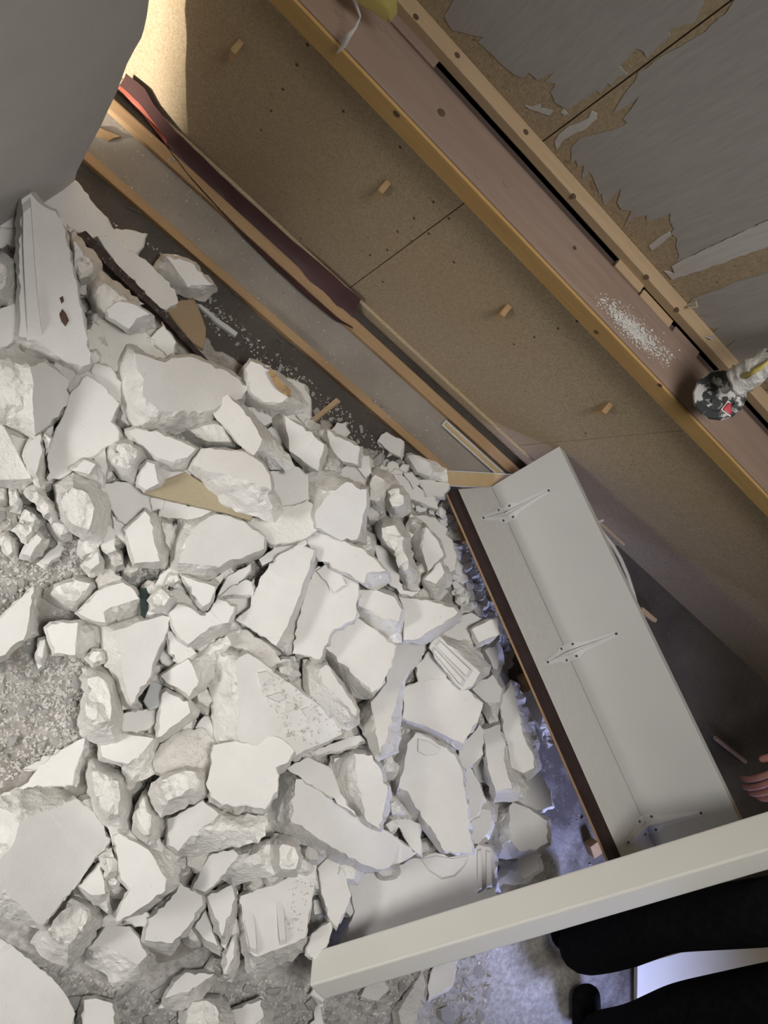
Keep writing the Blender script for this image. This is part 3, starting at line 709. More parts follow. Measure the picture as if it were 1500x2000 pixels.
    if W[:, 2].min() < .0015:                   # nothing sinks into the floor
        low = W[:, 2] < .0015
        W[low, 2] = .0015 + np.array([r.uniform(0, .001) for _ in range(int(low.sum()))])
    if W[:, 1].max() > YW - .004: W[:, 1] = np.minimum(W[:, 1], YW - .004)
    o = add_mesh(name, W, Fc, mats, MI)
    props(o, label, cat, group)
    TOPS.append((label, W[:, 2].min(), W[:, 2].max()))
    return o, (P0, nrm, e, d0)

FACE = [M_FACE, M_FRAC]; FRAC = [M_FRAC, M_FRAC]; STN = [M_STAIN, M_STAIN]; DST = [M_DUSTY, M_DUSTY]
def ridge(o_info, quads, h, mat=M_FACE):
    """raised tongue strips moulded on the face of a block: joined into the block's own mesh"""
    o, (P0, nrm, e, d0) = o_info
    bm = bmesh.new(); bm.from_mesh(o.data); org = np.array(o.location)
    for q in quads:
        q = np.array(q, float); c = q.mean(0)
        lowp = []; top = []
        for p in q:
            def dp(P0_): return (P0_ @ nrm) / (nrm[0] * (p[0] - 750) / F + nrm[1] * (p[1] - 1000) / F + nrm[2])
            ray_ = np.array([(p[0] - 750) / F, (p[1] - 1000) / F, 1.0]); lowp.append(ray_ * dp(P0 + e / np.linalg.norm(e) * .004))
            p2 = c + (p - c) * .80; ray_ = np.array([(p2[0] - 750) / F, (p2[1] - 1000) / F, 1.0]); top.append(ray_ * dp(P0) - e / np.linalg.norm(e) * h)
        vs_ = [bm.verts.new(RM @ p + CAM - org) for p in lowp + top]; m = len(q)
        bm.faces.new(vs_[m:]).material_index = 0
        for i in range(m): bm.faces.new([vs_[i], vs_[(i + 1) % m], vs_[m + (i + 1) % m], vs_[m + i]])
    bmesh.ops.recalc_face_normals(bm, faces=bm.faces); bm.to_mesh(o.data); bm.free()

# (layer, kind, thickness, label, outline or top face, cap face or underside shift, materials)
G1 = 'broken plaster blocks heaped on the floor'
C = []
def K(layer, kind, T, label, pts, arg=None, mats=None, **kw): C.append((layer, kind, T, label, pts, arg, mats or (FRAC if kind == 'R' else FACE), kw))
# ---- upper left, at the foot of the standing wall
K(1,'S',.05,'long grey plaster plank propped along the foot of the standing wall',[(92,312),(133,345),(157,367),(217,443),(250,487),(222,484),(195,465),(140,448),(85,405),(70,372)],(-4,10))
K(0,'S',.03,'small white flake lying on dark floor beside the grey plank',[(215,450),(248,452),(282,457),(277,480),(265,491),(240,482)],(-2,5))
K(2,'S',.07,'long smooth slab running down the right side of the black bar',[(193,464),(215,462),(245,487),(268,500),(283,511),(312,538),(337,563),(345,588),(322,602),(298,588),(240,524),(212,492)],(-8,14))
K(1,'F',.09,'block with bright top and grey side touching the upper floor batten',[(300,527),(318,499),(350,503),(380,516),(402,538),(420,560),(420,568),(397,586),(367,578),(343,570),(320,552)],[(324,501),(350,505),(380,518),(416,556),(383,557),(366,556),(345,528)])
K(1,'R',.09,'stained lump under the top end of the black bar',[(133,440),(160,470),(193,510),(199,532),(182,553),(152,560),(140,520)],None,STN)
K(1,'R',.10,'brown stained lump under the middle of the black bar',[(172,580),(180,545),(200,533),(233,558),(277,593),(255,596),(225,604),(208,622),(198,625),(182,602)],None,STN)
K(2,'F',.08,'small pale block with a shaded right end below the black bar',[(205,605),(233,587),(267,596),(297,617),(300,638),(277,647),(247,646),(230,632),(210,622)],[(208,605),(233,588),(267,597),(292,614),(266,622),(252,642),(232,630),(212,620)])
K(0,'S',.05,'flat slab spotted with brown dirt between the long tongue block and big slab',[(170,647),(200,620),(233,633),(277,647),(317,673),(337,695),(320,715),(250,690),(238,720),(215,724),(180,700)],(-3,10),STN)
K(0,'S',.04,'little shaded slab under the lower end of the black bar',[(298,660),(320,637),(340,667),(338,684),(325,690)],(-2,6))
K(3,'F',.095,'largest slab of the upper heap with a bright broken left edge',[(233,710),(240,690),(248,672),(258,671),(272,675),(287,693),(323,706),(337,697),(373,695),(413,710),(443,723),(487,753),(480,785),(440,808),(423,825),(390,834),(350,841),(310,842),(273,846),(255,820),(240,795),(236,760)],[(264,690),(287,696),(323,708),(337,699),(373,697),(413,712),(443,725),(486,755),(472,778),(440,790),(412,802),(350,804),(310,803),(298,790),(278,772),(281,742),(268,722)])
K(4,'F',.10,'long upright block with a moulded tongue at the left under the wall',[(36,388),(50,376),(70,376),(88,402),(110,412),(130,450),(153,567),(168,640),(180,710),(180,728),(160,742),(143,746),(118,722),(87,704),(43,690),(22,658),(33,632),(34,580),(35,548),(30,500),(32,430)],[(42,390),(60,378),(80,400),(108,413),(128,450),(151,567),(166,642),(177,710),(160,716),(125,705),(80,668),(36,655),(40,610),(38,500),(40,440)])
K(1,'S',.05,'small grey slab peeping out at the top left under the standing wall',[(-30,405),(0,398),(22,387),(42,378),(38,430),(30,440),(-30,442)],(0,8))
K(2,'F',.10,'large block at the left edge below the long tongue block',[(-30,690),(0,688),(32,676),(43,690),(87,705),(120,726),(138,742),(136,792),(100,830),(66,862),(50,850),(22,832),(-30,815)],[(58,716),(87,707),(135,743),(134,790),(98,828),(69,848),(66,815),(63,780),(66,750)])
K(2,'S',.08,'tall smooth triangular slab left of the largest upper slab',[(170,738),(190,750),(207,763),(230,790),(213,825),(229,842),(228,858),(213,867),(170,895),(150,910),(136,921),(97,936),(93,930),(97,880),(110,845),(128,811),(140,770)],(10,6))
K(1,'S',.05,'thin shaded plate squeezed between tall triangular slab and largest slab',[(178,733),(187,713),(215,720),(233,745),(233,786),(207,764)],(4,8))
K(1,'R',.09,'grey lump at the left edge beside the long tongue block',[(-30,500),(5,498),(28,512),(32,540),(30,572),(12,592),(-30,612)])
K(0,'S',.05,'small ledge like slab high at the left edge',[(-30,438),(28,440),(30,478),(-30,486)],(0,8))
K(1,'S',.07,'grey slab at the left edge resting on the large left block',[(-30,610),(0,607),(27,596),(36,632),(22,664),(8,683),(-30,692)],(4,6))
# ---- left, second band
K(2,'F',.07,'rough triangular slab on the left edge beside dusty bed',[(-30,828),(3,828),(20,855),(35,888),(50,912),(63,936),(48,953),(20,950),(-30,946)],[(-30,830),(3,829),(20,857),(36,890),(61,934),(30,936),(-30,936)],[M_FRAC,M_FRAC])
K(0,'S',.05,'shaded slab in the crevice under the large left block',[(10,848),(58,860),(55,884),(40,895),(28,875)],(2,6))
K(1,'F',.08,'narrow upright wedge beside the rough triangular slab',[(47,890),(57,862),(80,845),(86,880),(88,950),(75,954),(62,932)],[(50,890),(58,863),(79,847),(82,885),(70,925),(60,915)])
K(0,'R',.06,'tiny wedge in the crack beside the tall triangular slab',[(84,843),(101,860),(96,880),(88,886)])
K(2,'R',.11,'rounded boulder with a pitted face left of the centre',[(107,949),(125,934),(144,921),(173,931),(190,942),(201,960),(213,987),(209,1015),(205,1040),(197,1061),(171,1051),(139,1035),(122,1012),(111,984)])
K(1,'F',.07,'angular block wedged above the rounded boulder',[(139,917),(165,897),(188,906),(203,925),(202,958),(175,932)],[(141,916),(165,898),(187,907),(174,926),(160,922)])
K(1,'R',.09,'squarish pale lump below the largest upper slab',[(209,875),(221,860),(248,857),(285,875),(286,893),(269,920),(267,941),(237,933),(207,915)],(-.02,-.06))
K(0,'S',.05,'slim upright wedge between the boulder and squarish lump',[(183,893),(205,877),(206,918),(203,930),(190,905)],(2,5))
K(2,'F',.07,'oval slab with a shaded rim tucked under the largest slab',[(246,840),(267,834),(315,845),(350,860),(384,875),(373,904),(355,918),(315,915),(288,891),(272,878),(248,865)],[(250,842),(267,836),(315,847),(350,861),(382,877),(366,893),(335,902),(308,893),(290,880),(270,866)])
K(2,'R',.08,'crumbly lump tucked under the right end of largest slab',[(345,842),(385,830),(420,822),(450,832),(475,878),(435,876),(405,874),(370,862)],(-.02,-.05))
K(1,'F',.07,'small two faced wedge left of the hardboard triangle',[(274,915),(288,901),(303,906),(329,923),(332,933),(310,948),(283,960),(269,949)],[(276,915),(288,902),(302,907),(310,944),(285,957),(271,947)])
K(1,'S',.06,'smooth shell shaped slab left of the hardboard triangle',[(203,950),(229,943),(267,948),(283,961),(298,975),(296,998),(272,1012),(251,1025),(232,1008),(215,978)],(-8,8))
K(4,'F',.11,'bright block with a jagged fractured front lying on the hardboard triangle',[(362,914),(375,892),(393,876),(430,877),(471,880),(495,892),(513,904),(529,928),(532,955),(545,972),(551,997),(535,1019),(513,1014),(492,1005),(460,997),(433,984),(415,965),(401,955),(391,941),(363,931)],[(375,907),(393,877),(430,878),(471,881),(495,893),(512,905),(527,928),(530,957),(500,944),(465,933),(444,927),(412,921)])
K(2,'S',.06,'white slab poking out beneath the hardboard triangle',[(316,974),(385,990),(440,1000),(430,1016),(390,1012),(349,1010),(314,1008)],(-4,8))
K(1,'S',.04,'bit of plaster between shell slab and hardboard triangle',[(297,974),(318,974),(316,992),(300,993)],(0,5))
K(2,'F',.09,'upright wedge with a bright left face below the shell slab',[(243,1036),(265,1015),(284,996),(295,1005),(307,997),(318,1030),(327,1095),(320,1107),(290,1105),(262,1103),(252,1070)],[(245,1037),(266,1016),(284,999),(293,1010),(300,1050),(312,1096),(263,1100),(254,1068)])
K(1,'R',.07,'small shaded lump right of the upright wedge',[(305,1010),(332,1016),(339,1045),(330,1090),(318,1070)])
K(4,'F',.10,'white slab with bright left edge and bluish grey top near the centre left',[(351,1006),(385,1008),(420,1003),(455,1010),(481,1021),(505,1037),(519,1048),(517,1075),(505,1091),(470,1100),(433,1113),(420,1130),(407,1140),(380,1133),(356,1126),(329,1116),(335,1060),(345,1046)],[(392,1020),(420,1005),(455,1012),(481,1022),(504,1038),(517,1049),(515,1072),(480,1086),(444,1096),(428,1108),(390,1102),(350,1100),(364,1050),(378,1034)])
K(1,'S',.03,'thin blade of plaster below the bright left edge slab',[(330,1112),(342,1100),(338,1125),(312,1149),(304,1144),(316,1124)],(0,4))
K(1,'R',.05,'small pinkish pebble of plaster under the bright left edge slab',[(321,1145),(334,1122),(352,1122),(357,1134),(341,1143)])
K(2,'F',.08,'drooping triangular block under the bright left edge slab',[(351,1122),(380,1132),(407,1139),(441,1115),(432,1132),(420,1148),(413,1180),(409,1196),(398,1192),(380,1170),(365,1145)],[(355,1124),(380,1134),(407,1141),(420,1146),(410,1176),(396,1185),(382,1165)])
K(3,'S',.03,'upper of two cream flakes left of the bright central slab',[(447,1128),(487,1103),(486,1116),(460,1143),(424,1165),(436,1145)],(0,5))
K(3,'S',.04,'lower of two cream flakes left of the bright central slab',[(433,1163),(460,1144),(495,1130),(492,1160),(462,1158)],(1,8))
K(5,'F',.10,'brightest large white slab in the centre of the heap',[(583,1063),(600,1068),(617,1072),(620,1100),(604,1150),(592,1180),(585,1205),(572,1277),(561,1281),(539,1262),(500,1236),(459,1211),(489,1186),(491,1166),(510,1125),(540,1087)],[(583,1064),(613,1074),(603,1115),(589,1150),(574,1190),(560,1225),(539,1261),(500,1235),(461,1210),(490,1186),(493,1166),(512,1125),(541,1088)])
K(2,'S',.06,'shaded slab end behind the brightest central slab',[(510,1090),(540,1070),(575,1054),(602,1058),(545,1090),(516,1102)],(-2,8))
K(4,'F',.10,'long narrow bright slab lying across the middle with a square right end',[(594,1048),(613,1031),(640,1044),(667,1056),(707,1069),(735,1093),(760,1117),(762,1133),(745,1145),(728,1153),(709,1142),(665,1118),(621,1097),(605,1072)],[(597,1048),(613,1033),(640,1046),(667,1058),(707,1071),(735,1095),(754,1114),(716,1119),(711,1139),(665,1116),(623,1095),(607,1070)])
K(3,'F',.10,'upright block with a pale left edge and grey blue front above the long narrow slab',[(600,928),(625,924),(648,924),(680,938),(717,953),(718,988),(712,1020),(714,1060),(690,1064),(668,1058),(640,1044),(615,1034),(610,1005),(597,972)],[(632,978),(655,958),(677,941),(716,955),(716,988),(708,1018),(697,1054),(668,1056),(640,1042),(617,1031),(615,1003)])
K(2,'S',.07,'pale shell shaped slab between the jagged block and the upright block',[(484,1018),(520,1004),(548,992),(572,992),(596,980),(615,992),(620,1005),(614,1035),(591,1050),(564,1056),(532,1060),(515,1040)],(-3,9),[M_FRAC,M_FRAC])
K(1,'S',.07,'shaded slab in the hollow above the pale shell slab',[(524,926),(572,915),(602,930),(600,972),(575,992),(551,994),(540,970)],(0,10))
K(5,'F',.11,'bright brick like block slanting across the upper middle with a crumbled lower end',[(411,800),(428,783),(443,769),(475,787),(500,812),(520,835),(545,865),(568,893),(577,912),(565,928),(550,918),(529,918),(512,905),(497,892),(482,889),(452,853),(424,822)],[(414,800),(428,785),(443,771),(470,795),(488,815),(500,835),(512,858),(507,872),(496,889),(484,886),(454,851),(426,820)])
K(4,'F',.10,'block with a five sided bright face right of the slanting brick block',[(530,812),(556,811),(592,832),(635,868),(640,882),(624,925),(602,926),(570,888),(548,852)],[(556,812),(592,833),(633,869),(621,919),(595,903),(568,882),(562,848)])
K(3,'F',.08,'pale angular slab right of the five sided bright block',[(582,814),(601,819),(637,838),(672,857),(705,873),(702,911),(668,903),(666,920),(652,927),(624,926),(638,878),(610,846)],[(640,840),(672,859),(703,875),(699,908),(668,900),(655,886),(644,868)])
K(2,'S',.04,'toothed flake standing at the dark floor edge',[(645,846),(659,829),(675,827),(671,858),(660,858)],(0,8))
K(3,'F',.10,'pale rounded block carrying a splinter of brown wood',[(467,737),(478,718),(490,703),(527,720),(553,738),(577,760),(600,790),(585,803),(560,808),(530,811),(500,798),(480,784)],[(480,720),(491,705),(525,722),(546,742),(562,775),(552,785),(515,785),(490,766)])
K(2,'S',.06,'curved shell of plaster right of the splintered wood',[(552,737),(575,745),(593,754),(603,777),(606,812),(590,802),(575,775)],(3,7))
K(1,'S',.05,'shaded block under the rounded block with the splinter',[(475,790),(530,812),(578,802),(606,815),(590,832),(545,818),(520,830),(498,812)],(0,10))
# ---- right of centre, upper
K(1,'S',.03,'heart shaped white flake against the floor batten',[(741,862),(748,852),(757,847),(785,863),(780,889),(762,878)],(0,5))
K(2,'F',.05,'curved bluish white shard pointing at the tan board',[(781,892),(795,888),(805,887),(840,903),(868,915),(871,939),(840,937),(813,925),(797,906)],[(796,890),(806,888),(840,905),(838,930),(815,922)])
K(2,'S',.04,'small squared flake below the curved bluish shard',[(821,939),(845,941),(873,945),(872,958),(864,966),(837,967)],(0,8))
K(1,'S',.03,'long grey shard slipping down between the crumbs on the right',[(771,928),(786,930),(813,952),(845,971),(853,993),(825,980),(797,970),(781,949)],(-3,5))
K(1,'S',.03,'small grey chip above the long grey shard',[(790,925),(805,926),(817,941),(806,950)],(0,4))
K(2,'R',.10,'warm white rock right of the upright block',[(722,945),(728,925),(736,914),(755,923),(772,940),(778,952),(762,970),(760,990),(740,998),(720,990)])
K(3,'R',.10,'knobbly warm rock above the spiky rock',[(752,962),(768,954),(786,953),(797,975),(800,997),(785,1006),(765,1005),(757,985)])
K(1,'S',.06,'grey slab end behind the upright block',[(660,925),(690,905),(702,898),(716,905),(724,940),(718,955),(690,942)],(2,8))
K(1,'S',.04,'small grey plate near the dark floor above the upright block',[(690,900),(702,892),(718,893),(722,920),(712,930)],(0,5))
K(4,'R',.13,'spiky bright rock with sharp ridges right of the long narrow slab',[(731,1013),(752,1009),(775,1005),(785,1022),(795,1040),(806,1046),(799,1060),(801,1085),(810,1100),(820,1120),(821,1150),(806,1158),(787,1146),(779,1122),(777,1090),(748,1066),(735,1045)],(-.05,-.06))
K(3,'F',.10,'cream and blue faceted block right of the spiky rock',[(795,1030),(804,1008),(820,1018),(832,1028),(846,1044),(857,1056),(868,1085),(850,1104),(836,1118),(822,1105),(808,1075)],[(832,1030),(846,1046),(856,1058),(866,1085),(850,1102),(836,1116),(824,1075),(828,1052)])
K(2,'S',.07,'bluish slab leaning behind the cream and blue block',[(812,1010),(832,1010),(851,1015),(872,1037),(888,1080),(887,1108),(875,1114),(848,1118),(835,1060)],(-3,10))
K(2,'F',.09,'pyramid shaped block below the bluish slab',[(826,1133),(842,1112),(862,1096),(872,1110),(880,1124),(879,1137),(848,1168),(832,1148)],[(829,1132),(860,1098),(868,1118),(852,1140)])
K(2,'S',.06,'smooth slab side sticking out beneath the spiky rock',[(731,1066),(748,1070),(775,1105),(785,1150),(815,1155),(802,1162),(778,1154),(757,1130),(742,1098)],(-4,8))
# ---- centre left
K(2,'F',.08,'wide block with a curled lower lip left of the brightest slab',[(328,1196),(347,1178),(365,1182),(402,1201),(423,1166),(441,1176),(460,1184),(455,1205),(448,1218),(438,1235),(405,1252),(385,1265),(368,1260),(350,1248),(336,1222)],[(331,1197),(347,1180),(364,1184),(402,1203),(424,1169),(458,1185),(446,1216),(422,1221),(392,1238),(367,1258),(351,1246),(338,1221)])
K(2,'S',.03,'small plaster stick leaning below the wide lipped block',[(330,1236),(338,1236),(380,1274),(366,1284),(349,1291),(338,1270)],(-2,5))
K(1,'S',.06,'dusty slab hidden between the lipped block and ridge slab',[(425,1250),(445,1232),(483,1233),(520,1258),(548,1292),(520,1302),(478,1265),(445,1262)],(0,10),DST)
K(2,'F',.09,'block with a bright left face beside the big ridge slab',[(312,1320),(330,1308),(345,1298),(370,1283),(400,1265),(440,1245),(448,1262),(420,1285),(413,1320),(398,1345),(369,1365),(345,1345),(322,1336)],[(314,1320),(345,1300),(367,1287),(380,1308),(388,1330),(369,1361),(346,1342),(325,1333)])
K(3,'F',.11,'biggest central slab dusted with crumbs and with a white moulded left edge',[(411,1299),(416,1280),(424,1265),(450,1266),(483,1273),(521,1299),(550,1322),(579,1342),(606,1363),(640,1390),(668,1412),(699,1409),(698,1418),(670,1438),(630,1454),(595,1467),(574,1484),(520,1460),(457,1458),(425,1458),(420,1410),(416,1360)],[(462,1290),(484,1276),(521,1301),(550,1324),(579,1344),(606,1365),(640,1392),(666,1416),(668,1434),(630,1452),(595,1465),(572,1480),(520,1462),(465,1445),(466,1400),(464,1340)])
K(3,'F',.10,'block with grey inner face leaning right of the biggest central slab',[(595,1292),(612,1287),(630,1283),(640,1298),(668,1337),(699,1385),(699,1411),(680,1422),(665,1419),(630,1388),(598,1361),(595,1325)],[(626,1306),(637,1298),(668,1340),(697,1385),(695,1398),(660,1362),(628,1330)])
K(6,'F',.10,'bright white slab lying topmost right of centre with a chipped lower edge',[(623,1264),(632,1248),(643,1230),(665,1216),(690,1204),(707,1211),(740,1234),(774,1260),(766,1300),(746,1342),(722,1368),(705,1366),(684,1360),(665,1330),(645,1300)],[(627,1258),(643,1232),(690,1206),(707,1213),(740,1236),(772,1261),(764,1300),(745,1341),(726,1352),(700,1326),(650,1276)])
K(2,'S',.09,'grey slab standing in shade between the brightest slab and the topmost slab',[(600,1150),(622,1110),(650,1116),(697,1138),(697,1165),(690,1205),(645,1233),(625,1284),(574,1272),(587,1205)],(6,10))
K(3,'S',.02,'small thin plate resting on the shaded grey slab',[(621,1117),(640,1104),(660,1120),(672,1139),(651,1154)],(1,4))
K(2,'F',.09,'block with a bright top and shaded front below the long slab end',[(696,1150),(715,1146),(735,1152),(758,1157),(771,1165),(785,1190),(782,1251),(762,1252),(730,1228),(697,1205)],[(700,1152),(735,1153),(770,1166),(784,1190),(779,1214),(740,1204),(700,1182)])
K(2,'F',.09,'wide shaded slab with a bluish moulded edge on its lower right',[(776,1162),(815,1168),(850,1176),(885,1185),(898,1198),(896,1215),(860,1235),(825,1256),(788,1252),(786,1190)],[(779,1165),(815,1170),(850,1178),(886,1187),(894,1196),(855,1222),(815,1248),(789,1250),(788,1190)])
K(1,'S',.05,'small grey block end right of the moulded bluish edge',[(855,1240),(890,1208),(918,1200),(942,1212),(910,1246),(880,1250)],(0,8))
K(2,'F',.08,'squarish block standing alone near the shelf',[(920,1228),(945,1216),(974,1206),(978,1240),(955,1252),(935,1261),(926,1245)],[(922,1229),(946,1217),(972,1208),(976,1238),(936,1255)])
K(1,'F',.06,'small upright block between the squarish block and the shelf foot',[(944,1270),(958,1260),(973,1255),(979,1280),(981,1292),(974,1314),(962,1314),(954,1290)],[(947,1270),(970,1257),(974,1278),(972,1308),(964,1306),(957,1288)])
K(6,'F',.12,'grooved moulded block with ribbed bright front face',[(836,1266),(843,1250),(858,1238),(885,1242),(912,1249),(936,1272),(960,1300),(955,1318),(938,1330),(920,1345),(905,1350),(888,1338),(862,1302)],[(839,1266),(845,1252),(858,1241),(884,1264),(914,1292),(938,1314),(922,1340),(905,1348),(890,1336),(864,1301)])
K(2,'F',.09,'rounded bluish block under the grooved moulded block',[(915,1345),(935,1325),(962,1315),(975,1325),(983,1343),(980,1375),(974,1406),(956,1409),(941,1378)],[(922,1346),(940,1328),(962,1318),(980,1344),(976,1372),(950,1372)])
K(5,'F',.10,'wide flat slab with a curved top edge below the grooved block',[(783,1345),(800,1336),(818,1330),(845,1328),(869,1323),(890,1332),(914,1347),(944,1373),(938,1395),(930,1420),(905,1456),(902,1468),(870,1454),(842,1438),(810,1427),(783,1420)],[(786,1345),(818,1332),(869,1325),(914,1349),(942,1374),(930,1412),(905,1453),(865,1434),(825,1415),(786,1402)])
K(4,'F',.10,'bluish slab with a scooped edge in the middle right of the heap',[(770,1254),(800,1251),(834,1250),(833,1270),(822,1290),(806,1308),(790,1332),(784,1370),(781,1420),(779,1467),(758,1474),(738,1485),(720,1450),(702,1415),(704,1375),(722,1366),(748,1340),(762,1300)],[(773,1256),(833,1252),(829,1276),(804,1304),(784,1332),(772,1380),(756,1440),(742,1470),(735,1420),(724,1372),(748,1342),(764,1300)])
K(0,'S',.05,'shaded slab in the hollow left of the grooved block',[(815,1300),(838,1275),(868,1310),(868,1326),(820,1332)],(0,8))
K(4,'F',.10,'long standing slab with a rust brown slit in its lower face',[(977,1362),(985,1345),(998,1330),(1016,1341),(1030,1385),(1042,1420),(1052,1452),(1056,1500),(1040,1515),(1025,1526),(998,1507),(990,1466),(980,1430)],[(979,1362),(998,1332),(1006,1350),(1012,1385),(1024,1440),(1040,1470),(1043,1500),(1022,1510),(1000,1500),(993,1464),(983,1428)])
K(2,'F',.08,'block standing nearest the shelf edge on the floor',[(1022,1352),(1040,1334),(1065,1345),(1072,1395),(1079,1450),(1070,1457),(1050,1444),(1036,1400)],[(1024,1352),(1040,1337),(1060,1346),(1060,1400),(1056,1420),(1040,1404)])
K(3,'F',.09,'narrow slab with a sloping grey side under the rust slit slab',[(938,1422),(955,1414),(975,1412),(985,1440),(992,1468),(1005,1505),(1030,1535),(1022,1556),(1000,1562),(965,1563),(950,1515)],[(943,1424),(974,1415),(984,1445),(988,1500),(1000,1540),(968,1545),(956,1510)])
K(2,'S',.07,'bluish slab foot on the floor beside the rust slit slab',[(1018,1536),(1050,1510),(1064,1530),(1073,1546),(1076,1572),(1052,1578),(1030,1578),(1012,1562)],(-3,6))
K(4,'F',.10,'tall bluish slab with an arched chip at its top right of centre',[(764,1490),(772,1455),(782,1426),(810,1430),(838,1438),(865,1455),(890,1473),(906,1505),(911,1550),(916,1590),(925,1668),(890,1668),(858,1662),(838,1635),(820,1610),(795,1585),(768,1555)],[(796,1452),(812,1432),(838,1441),(865,1458),(888,1475),(903,1506),(909,1550),(913,1590),(922,1666),(890,1666),(868,1662),(845,1622),(812,1578),(796,1545),(778,1538),(790,1490)])
K(1,'S',.06,'thin shaded sliver right of the tall bluish slab',[(903,1498),(918,1502),(930,1525),(942,1555),(932,1588),(916,1602)],(2,6))
K(2,'S',.07,'dark bluish slab under the right end of the wide flat slab',[(900,1462),(935,1418),(946,1440),(940,1470),(912,1500),(897,1485)],(-3,8))
# ---- lower middle
K(7,'S',.09,'white star shaped block topmost in the lower middle',[(417,1454),(440,1449),(462,1446),(490,1438),(521,1434),(540,1437),(553,1443),(577,1466),(563,1489),(540,1499),(546,1514),(543,1545),(519,1580),(470,1574),(435,1573),(412,1556),(402,1530),(410,1500)],(-3,20))
K(5,'F',.11,'large grey slab with a bright left end in front of the lower heap',[(517,1595),(535,1550),(552,1506),(580,1506),(590,1521),(640,1550),(690,1588),(730,1610),(767,1630),(818,1666),(785,1684),(745,1701),(705,1704),(650,1682),(590,1650),(545,1626),(520,1612)],[(578,1522),(622,1543),(655,1564),(690,1590),(730,1612),(767,1632),(815,1666),(785,1682),(745,1698),(708,1688),(640,1648),(568,1604)])
K(3,'S',.08,'grey slab leaning behind the bright ended slab',[(563,1500),(603,1482),(645,1505),(660,1545),(692,1590),(640,1552),(592,1524)],(4,10))
K(3,'F',.11,'block with a moulded vertical ridge in the lower middle',[(648,1480),(672,1472),(695,1464),(728,1473),(745,1500),(760,1545),(755,1590),(743,1622),(720,1612),(695,1590),(668,1562),(655,1538)],[(692,1472),(727,1475),(743,1502),(757,1545),(742,1619),(716,1603),(706,1560)])
K(5,'S',.025,'flat plaster stick lying under the biggest central slab',[(609,1468),(622,1460),(660,1447),(705,1436),(714,1446),(665,1465),(618,1475)],(0,6))
K(1,'R',.07,'small shaded lump left of the tall bluish slab foot',[(757,1562),(766,1550),(785,1580),(792,1598),(765,1602)])
K(1,'R',.06,'tiny crumb block in the shade behind the grey front slab',[(745,1610),(760,1600),(777,1610),(770,1622),(760,1632)])
K(1,'S',.07,'shaded grey plate behind the grey front slab near its tip',[(772,1602),(796,1600),(815,1612),(822,1668),(800,1650)],(2,8))
# ---- left middle
K(2,'F',.08,'sharp white wedge at the left edge of the dusty bed',[(-30,1235),(-5,1218),(12,1197),(45,1165),(66,1143),(69,1190),(72,1240),(52,1245),(0,1291),(-30,1312)],[(-30,1236),(12,1199),(65,1146),(58,1195),(50,1240),(0,1282),(-30,1303)])
K(2,'R',.08,'layered rock lying on the dusty bed',[(88,1165),(93,1149),(125,1137),(157,1127),(187,1133),(205,1136),(185,1165),(149,1192),(128,1187)],(-.05,-.05))
K(3,'F',.09,'bright rock with a sawn notch beside the green glass',[(149,1197),(180,1168),(203,1147),(240,1136),(262,1150),(277,1168),(275,1198),(248,1207),(208,1223),(185,1219),(171,1214)],[(152,1196),(203,1149),(240,1138),(262,1153),(272,1170),(238,1180),(202,1195),(206,1216),(182,1212)])
K(2,'R',.08,'white cube like stone right of the green glass',[(291,1173),(304,1160),(317,1147),(331,1160),(343,1173),(325,1197),(310,1194),(296,1190)],(-.02,-.1))
K(3,'F',.10,'slab marked with curved trowel arcs left of centre',[(197,1226),(220,1219),(240,1214),(280,1206),(320,1199),(337,1203),(331,1241),(315,1270),(299,1299),(296,1321),(276,1351),(256,1379),(240,1382),(229,1326),(208,1300),(201,1260)],[(224,1232),(255,1222),(288,1211),(318,1202),(333,1206),(327,1232),(307,1274),(297,1299),(294,1320),(256,1375),(247,1350),(236,1297)])
K(4,'R',.11,'tall rough rock leaning on the arc marked slab',[(160,1307),(178,1302),(197,1299),(215,1312),(229,1326),(236,1365),(240,1403),(237,1450),(220,1452),(203,1453),(178,1446),(157,1433),(153,1403),(163,1363)],(-.04,-.10))
K(2,'F',.08,'block with a smooth left face below the layered rock',[(89,1227),(101,1217),(125,1215),(153,1214),(172,1222),(184,1230),(184,1257),(163,1284),(144,1281),(105,1278),(96,1249)],[(92,1227),(102,1219),(152,1216),(149,1245),(147,1279),(107,1276),(98,1249)])
K(1,'F',.06,'thin upright shard left of the smooth faced block',[(71,1283),(75,1251),(87,1247),(99,1249),(95,1268),(87,1290),(76,1302)],[(73,1280),(77,1252),(88,1249),(82,1285)])
K(1,'R',.06,'small stone above the tall rough rock',[(168,1287),(181,1270),(200,1270),(205,1293),(182,1300)])
K(3,'F',.09,'block with a big pale face right of the tall rough rock',[(305,1443),(310,1400),(315,1353),(324,1347),(346,1358),(368,1369),(387,1387),(381,1401),(350,1425),(320,1447)],[(308,1440),(312,1400),(317,1355),(324,1350),(366,1370),(372,1392),(340,1416),(315,1438)])
K(2,'S',.06,'curved rind of plaster right of the tall rough rock',[(236,1398),(270,1391),(301,1385),(312,1392),(305,1411),(267,1427),(238,1424)],(-2,6))
K(2,'F',.08,'dished block below the curved rind',[(194,1454),(215,1438),(240,1427),(270,1433),(301,1440),(310,1456),(301,1507),(275,1520),(252,1530),(240,1494),(218,1488),(197,1484)],[(197,1456),(240,1431),(300,1443),(280,1468),(250,1492),(222,1486),(200,1478)])
K(3,'S',.04,'sharp white triangular plate at the lower left',[(40,1537),(90,1492),(117,1470),(140,1455),(166,1438),(160,1465),(143,1503),(139,1530),(95,1532)],(12,4))
